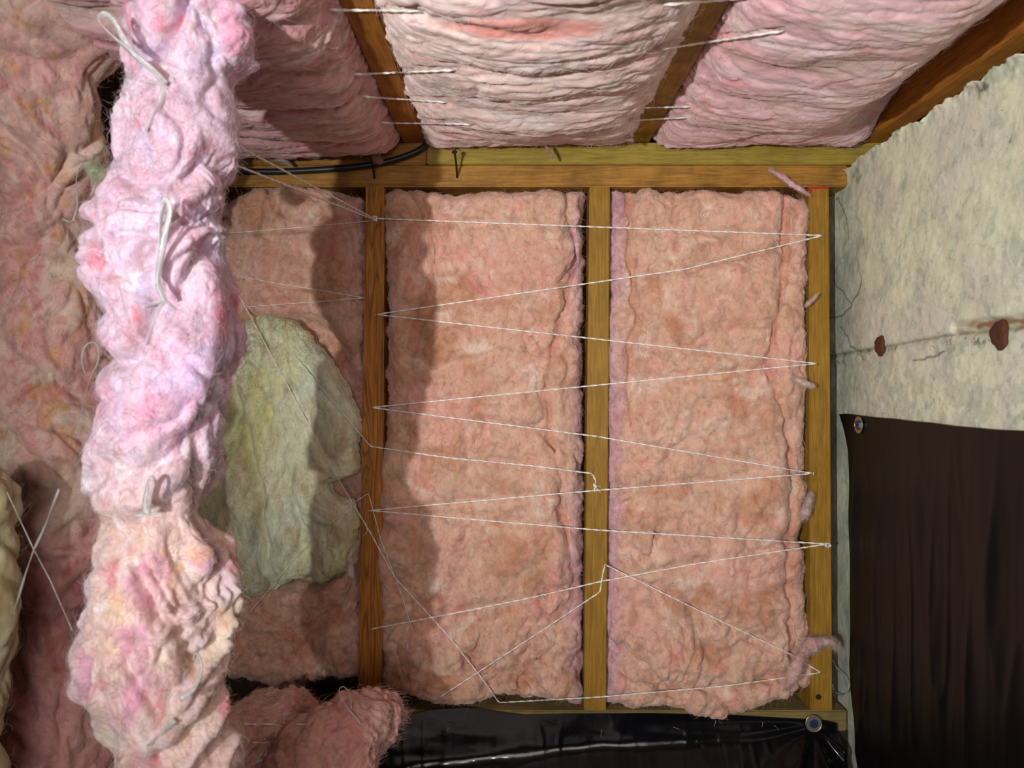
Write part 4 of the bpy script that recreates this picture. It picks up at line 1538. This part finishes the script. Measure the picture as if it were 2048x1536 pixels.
# ------------------------------------------------------------------ ties around the rolls
def front_of(x, y, default):
    d = Vector(((x - 1024) / F, 1.0, -(y - 768) / F)).normalized()
    best = None
    for t_ in TREES:
        h = t_.ray_cast(ORG, d)
        if h[0] is not None and (best is None or h[0].y < best):
            best = h[0].y
    return best if best is not None else default


def roll_path(pts, default, lift, step=5, smooth=4):
    p = resample(np.array(pts, float), step)
    d = np.array([front_of(a, b_, default) for a, b_ in p])
    d = np.clip(d, 0, default + 0.05)
    pad = np.pad(d, smooth, 'edge')
    d = np.array([pad[i:i + 2 * smooth + 1].mean() for i in range(len(d))]) - lift
    return np.array([px(a, b_, dd) for (a, b_), dd in zip(p, d)])


def tie(label, default, wraps, loops, rad, cat='tie'):
    """one length of clear twine: the pieces that show around the roll and the loop left over"""
    made = []
    for pts in wraps:
        P_ = roll_path(pts, default, rad * 0.5)
        made.append(('wrap', tube(P_, rad, rad * 0.4, 8, 40)))
    for pts, lift in loops:
        sp = spline(pts, 60)
        p = resample(sp, 4)
        d0 = front_of(*pts[-1], default)
        nn = len(p)
        tt = np.abs(np.linspace(-1, 1, nn))
        P_ = []
        for (a, b_), t in zip(p, tt):
            want = min(d0, default) - 0.004 - lift * (1 - t)
            P_.append(px(a, b_, min(want, front_of(a, b_, 9.0) - 0.003)))
        P_ = np.array(P_)
        yy_ = np.pad(P_[:, 1], 3, 'edge')
        dn = np.array([yy_[q:q + 7].mean() for q in range(nn)])
        P_ = np.array([px(a, b_, q) for (a, b_), q in zip(p, dn)])
        made.append(('loop', tube(P_, rad, rad * 0.4, 8, 25)))
    first = made[0][1][0].mean(axis=0)
    root = empty('twine_tie', tuple(first))
    tag(root, label, cat)
    for nm, (V, P_) in made:
        mesh_obj(nm, V - first, P_, M_CLEAR, root)
    return root


tie('large clear loop tied round the top of the bright roll', 0.74, [[(332, 168), (318, 210), (292, 262)], [(250, 160), (290, 163), (332, 168), (350, 160)]],
    [([(332, 168), (300, 135), (258, 100), (222, 70), (200, 42), (208, 28), (226, 40), (250, 82), (270, 108), (300, 135), (332, 168)], 0.02)], 0.0031)
tie('long narrow clear loop on the middle of the bright roll', 0.74, [[(326, 600), (318, 622), (290, 690)], [(285, 612), (310, 606), (330, 600), (350, 620)]],
    [([(330, 602), (314, 560), (318, 500), (322, 430), (330, 398), (340, 420), (330, 470), (322, 520), (318, 570), (330, 602)], 0.015)], 0.0028)
tie('small clear loop low on the bright roll above its narrow waist', 0.74, [[(270, 1030), (300, 1026), (325, 1022)]],
    [([(292, 1028), (290, 1000), (296, 965), (304, 954), (310, 970), (302, 1000), (298, 1028)], 0.01)], 0.0028)
tie('curved clear loop near the bottom of the bright roll', 0.74, [[(350, 1440), (325, 1465), (298, 1490)]],
    [([(360, 1398), (385, 1380), (400, 1350), (402, 1325), (394, 1306), (388, 1318)], 0.008)], 0.0030)
tie('thin clear loop on the upper part of the dusty roll', 0.88, [[(125, 438), (140, 444), (150, 440)]],
    [([(146, 442), (154, 410), (152, 370), (158, 338), (176, 326), (196, 332), (192, 352), (186, 380), (168, 415), (150, 442)], 0.02)], 0.0012)
tie('pin shaped clear loop hanging on the middle of the dusty roll', 0.92, [],
    [([(150, 870), (166, 810), (180, 760), (196, 724), (196, 694), (184, 684), (168, 696), (164, 724), (172, 748), (182, 750)], 0.02)], 0.0012)
string('twine', np.array([px(a, b_, 0.80) for a, b_ in resample(np.array([(118, 978), (95, 1040), (68, 1100), (50, 1150), (30, 1220)], float), 5)]), 'clear strand crossing the lower dusty roll from upper right', mat=M_CLEAR, rad=(0.0013, 0.0006), twist=60)
string('twine', np.array([px(a, b_, 0.81) for a, b_ in resample(np.array([(14, 984), (40, 1040), (66, 1096), (100, 1160), (145, 1262)], float), 5)]), 'thin clear strand crossing the lower dusty roll from upper left', mat=M_CLEAR, rad=(0.0007, 0.0005), twist=60)
string('twine', roll_path([(45, 528), (62, 520), (80, 508)], 0.92, 0.001), 'short bit of twine sunk in the narrow waist of the dusty roll', mat=M_CLEAR, rad=(0.0013, 0.0006))
tie('upright cord loop on the leaning pink roll at the bottom', 1.12, [], [([(722, 1448), (700, 1422), (682, 1396), (678, 1380), (686, 1373), (696, 1382), (702, 1402), (702, 1420)], 0.015)], 0.0017)
string('twine', roll_path([(488, 1448), (525, 1448), (570, 1449), (614, 1448)], 1.2, 0.0015), 'straight cord round the smaller roll at the bottom, upper one', rad=(0.0015, 0.001))
string('twine', roll_path([(505, 1485), (530, 1485), (562, 1485)], 1.2, 0.0015), 'short straight cord on the bottom rolls, lower one', rad=(0.0013, 0.001))
tie('crumpled clear twine end on the leaning roll at the bottom edge', 1.12, [[(506, 1532), (520, 1514), (530, 1496), (534, 1504), (526, 1520), (512, 1524)]], [], 0.0024)


# ------------------------------------------------------------------ loose tufts
def tuft(pts, label, col, seed, amp=1.0, mat=None):
    """pts: px x, px y, distance, radius in m"""
    c = np.array([[*px(a, b_, d), r] for a, b_, d, r in pts])
    c = resample(spline(c, 60), 0.0012)
    ctr, a = c[:, :3], c[:, 3]
    ee = np.linspace(0, 1, len(a))
    a = a * np.minimum(1, np.minimum(ee, 1 - ee) * 4.5 + 0.12) * (1 + 0.35 * noise(ctr * 90, seed))
    T = np.gradient(ctr, axis=0)
    T /= np.linalg.norm(T, axis=1)[:, None]
    X = np.cross(T, [0, 1.0, 0.05])
    X /= np.linalg.norm(X, axis=1)[:, None]
    Yv = np.cross(X, T)
    an = np.linspace(0, 2 * math.pi, 28, endpoint=False)
    D = X[:, None] * np.cos(an)[None, :, None] + Yv[:, None] * np.sin(an)[None, :, None]
    P = ctr[:, None] + D * a[:, None, None] * (1 + 0.7 * fbm(ctr[:, None] * 0 + (ctr[:, None] + D * 0.006) * 60, seed, 3)[..., None])
    m_, n_ = P.shape[:2]
    C = np.broadcast_to(np.array(col), P.shape)
    V = P.reshape(-1, 3)
    fv, fq, fc = fibres(V, D.reshape(-1, 3), C.reshape(-1, 3), 2500, 1.1 * float(a.max()), 0.00012, seed, lift=0.35)
    o = mesh_obj('insulation_tuft', np.concatenate([V, fv]), [grid_quads(m_, n_, True), np.arange(n_)[None, :], (np.arange(n_) + (m_ - 1) * n_)[None, ::-1], fq + len(V)], mat or M_WALLBATT, None, True, np.concatenate([C.reshape(-1, 3), fc]))
    tag(o, label, 'insulation tuft')
    return o


tuft([(1572, 1378, 1.365, 0.006), (1585, 1350, 1.36, 0.009), (1598, 1318, 1.36, 0.009), (1615, 1296, 1.365, 0.009), (1640, 1286, 1.37, 0.008), (1662, 1284, 1.37, 0.008), (1672, 1296, 1.37, 0.007)],
     'grey pink tuft curling over the foot of the right stud', srgb(222, 184, 180), 201)
tuft([(1540, 340, 1.385, 0.0006), (1562, 352, 1.383, 0.0045), (1580, 366, 1.383, 0.0035), (1600, 378, 1.383, 0.0028), (1618, 390, 1.385, 0.0012)], 'mauve tuft lying over the plate above the right batt', srgb(240, 196, 200), 203)
tuft([(1612, 612, 1.38, 0.005), (1622, 602, 1.375, 0.0025), (1634, 590, 1.375, 0.0006)], 'small pointed tuft on the upper right stud', srgb(246, 216, 206), 205)
tuft([(1585, 758, 1.372, 0.005), (1608, 766, 1.366, 0.005), (1625, 772, 1.366, 0.0035)], 'stubby tuft ending at the right stud, mid height', srgb(244, 220, 206), 207)
tuft([(1608, 1034, 1.38, 0.008), (1614, 1012, 1.378, 0.006), (1622, 990, 1.378, 0.002)], 'tuft rising along the right stud below its middle', srgb(244, 212, 206), 209)
tuft([(1222, 248, 1.30, 0.005), (1242, 262, 1.30, 0.0045), (1262, 280, 1.31, 0.0015)], 'pointed tuft hanging below the brightest ceiling batt', srgb(226, 184, 190), 211)
tuft([(1092, 294, 1.35, 0.003), (1100, 306, 1.352, 0.0016), (1106, 318, 1.355, 0.0005)], 'tiny spike of fluff over the greenish plate', srgb(214, 170, 172), 213)
tuft([(540, 316, 1.37, 0.003), (566, 320, 1.372, 0.0035), (580, 330, 1.374, 0.001)], 'whitish wisp under the dusky ceiling batt above the cable', srgb(216, 206, 190), 215)
tuft([(745, 300, 1.37, 0.008), (750, 316, 1.37, 0.005), (760, 322, 1.372, 0.002)], 'pink wisp dangling beside the nail at the black cable', srgb(206, 140, 140), 217)
tuft([(716, 1085, 1.35, 0.005), (700, 1110, 1.345, 0.005), (700, 1140, 1.345, 0.005), (706, 1165, 1.35, 0.003)], 'pale curl of fluff at the lower right of the yellow batt', srgb(232, 224, 204), 219)
tuft([(222, 352, 0.85, 0.0045), (200, 352, 0.85, 0.006), (190, 342, 0.85, 0.006), (186, 330, 0.85, 0.003)], 'pale greenish puff caught in the loop of the dusty roll', srgb(200, 206, 170), 221)

# coil of clear twine on the concrete beside the right stud
pts = [(1664, 1318), (1676, 1340), (1690, 1352), (1697, 1370), (1694, 1385), (1680, 1390), (1668, 1380), (1665, 1368)]
o = string('twine', np.array([np.array([XC - 0.012, *onwall(a, b_, XC - 0.012)]) for a, b_ in resample(spline(pts, 40), 3)]), 'coil of clear twine against the concrete at the foot of the right stud', mat=M_CLEAR, rad=(0.0012, 0.0008), twist=60)

# ------------------------------------------------------------------ groups
GROUPS = {'wall_stud': 'studs of the wooden wall', 'ceiling_joist': 'joists overhead', 'insulation_roll': 'tied rolls of insulation', 'staple': 'wire staples',
          'nail': 'rusty nails in the timber', 'insulation_tuft': 'loose tufts of insulation', 'form_tie': 'rusty tie ends in the concrete', 'washer_screw': 'screws with round washers',
          'top_plate': 'timbers of the top plate', 'plastic_sheet': 'black plastic sheets', 'twine': 'lengths of white twine', 'twine_tie': 'ties round the rolls',
          'twine_filament': 'stray filaments'}
for o in list(COL.objects):
    if o.parent is None and 'label' in o.keys():
        st = o.name.split('.')[0]
        if st in GROUPS:
            o['group'] = GROUPS[st]
        elif st == 'insulation_batt':
            o['group'] = 'ceiling batts between the joists' if 'ceiling' in o['label'] else 'wall batts between the studs'
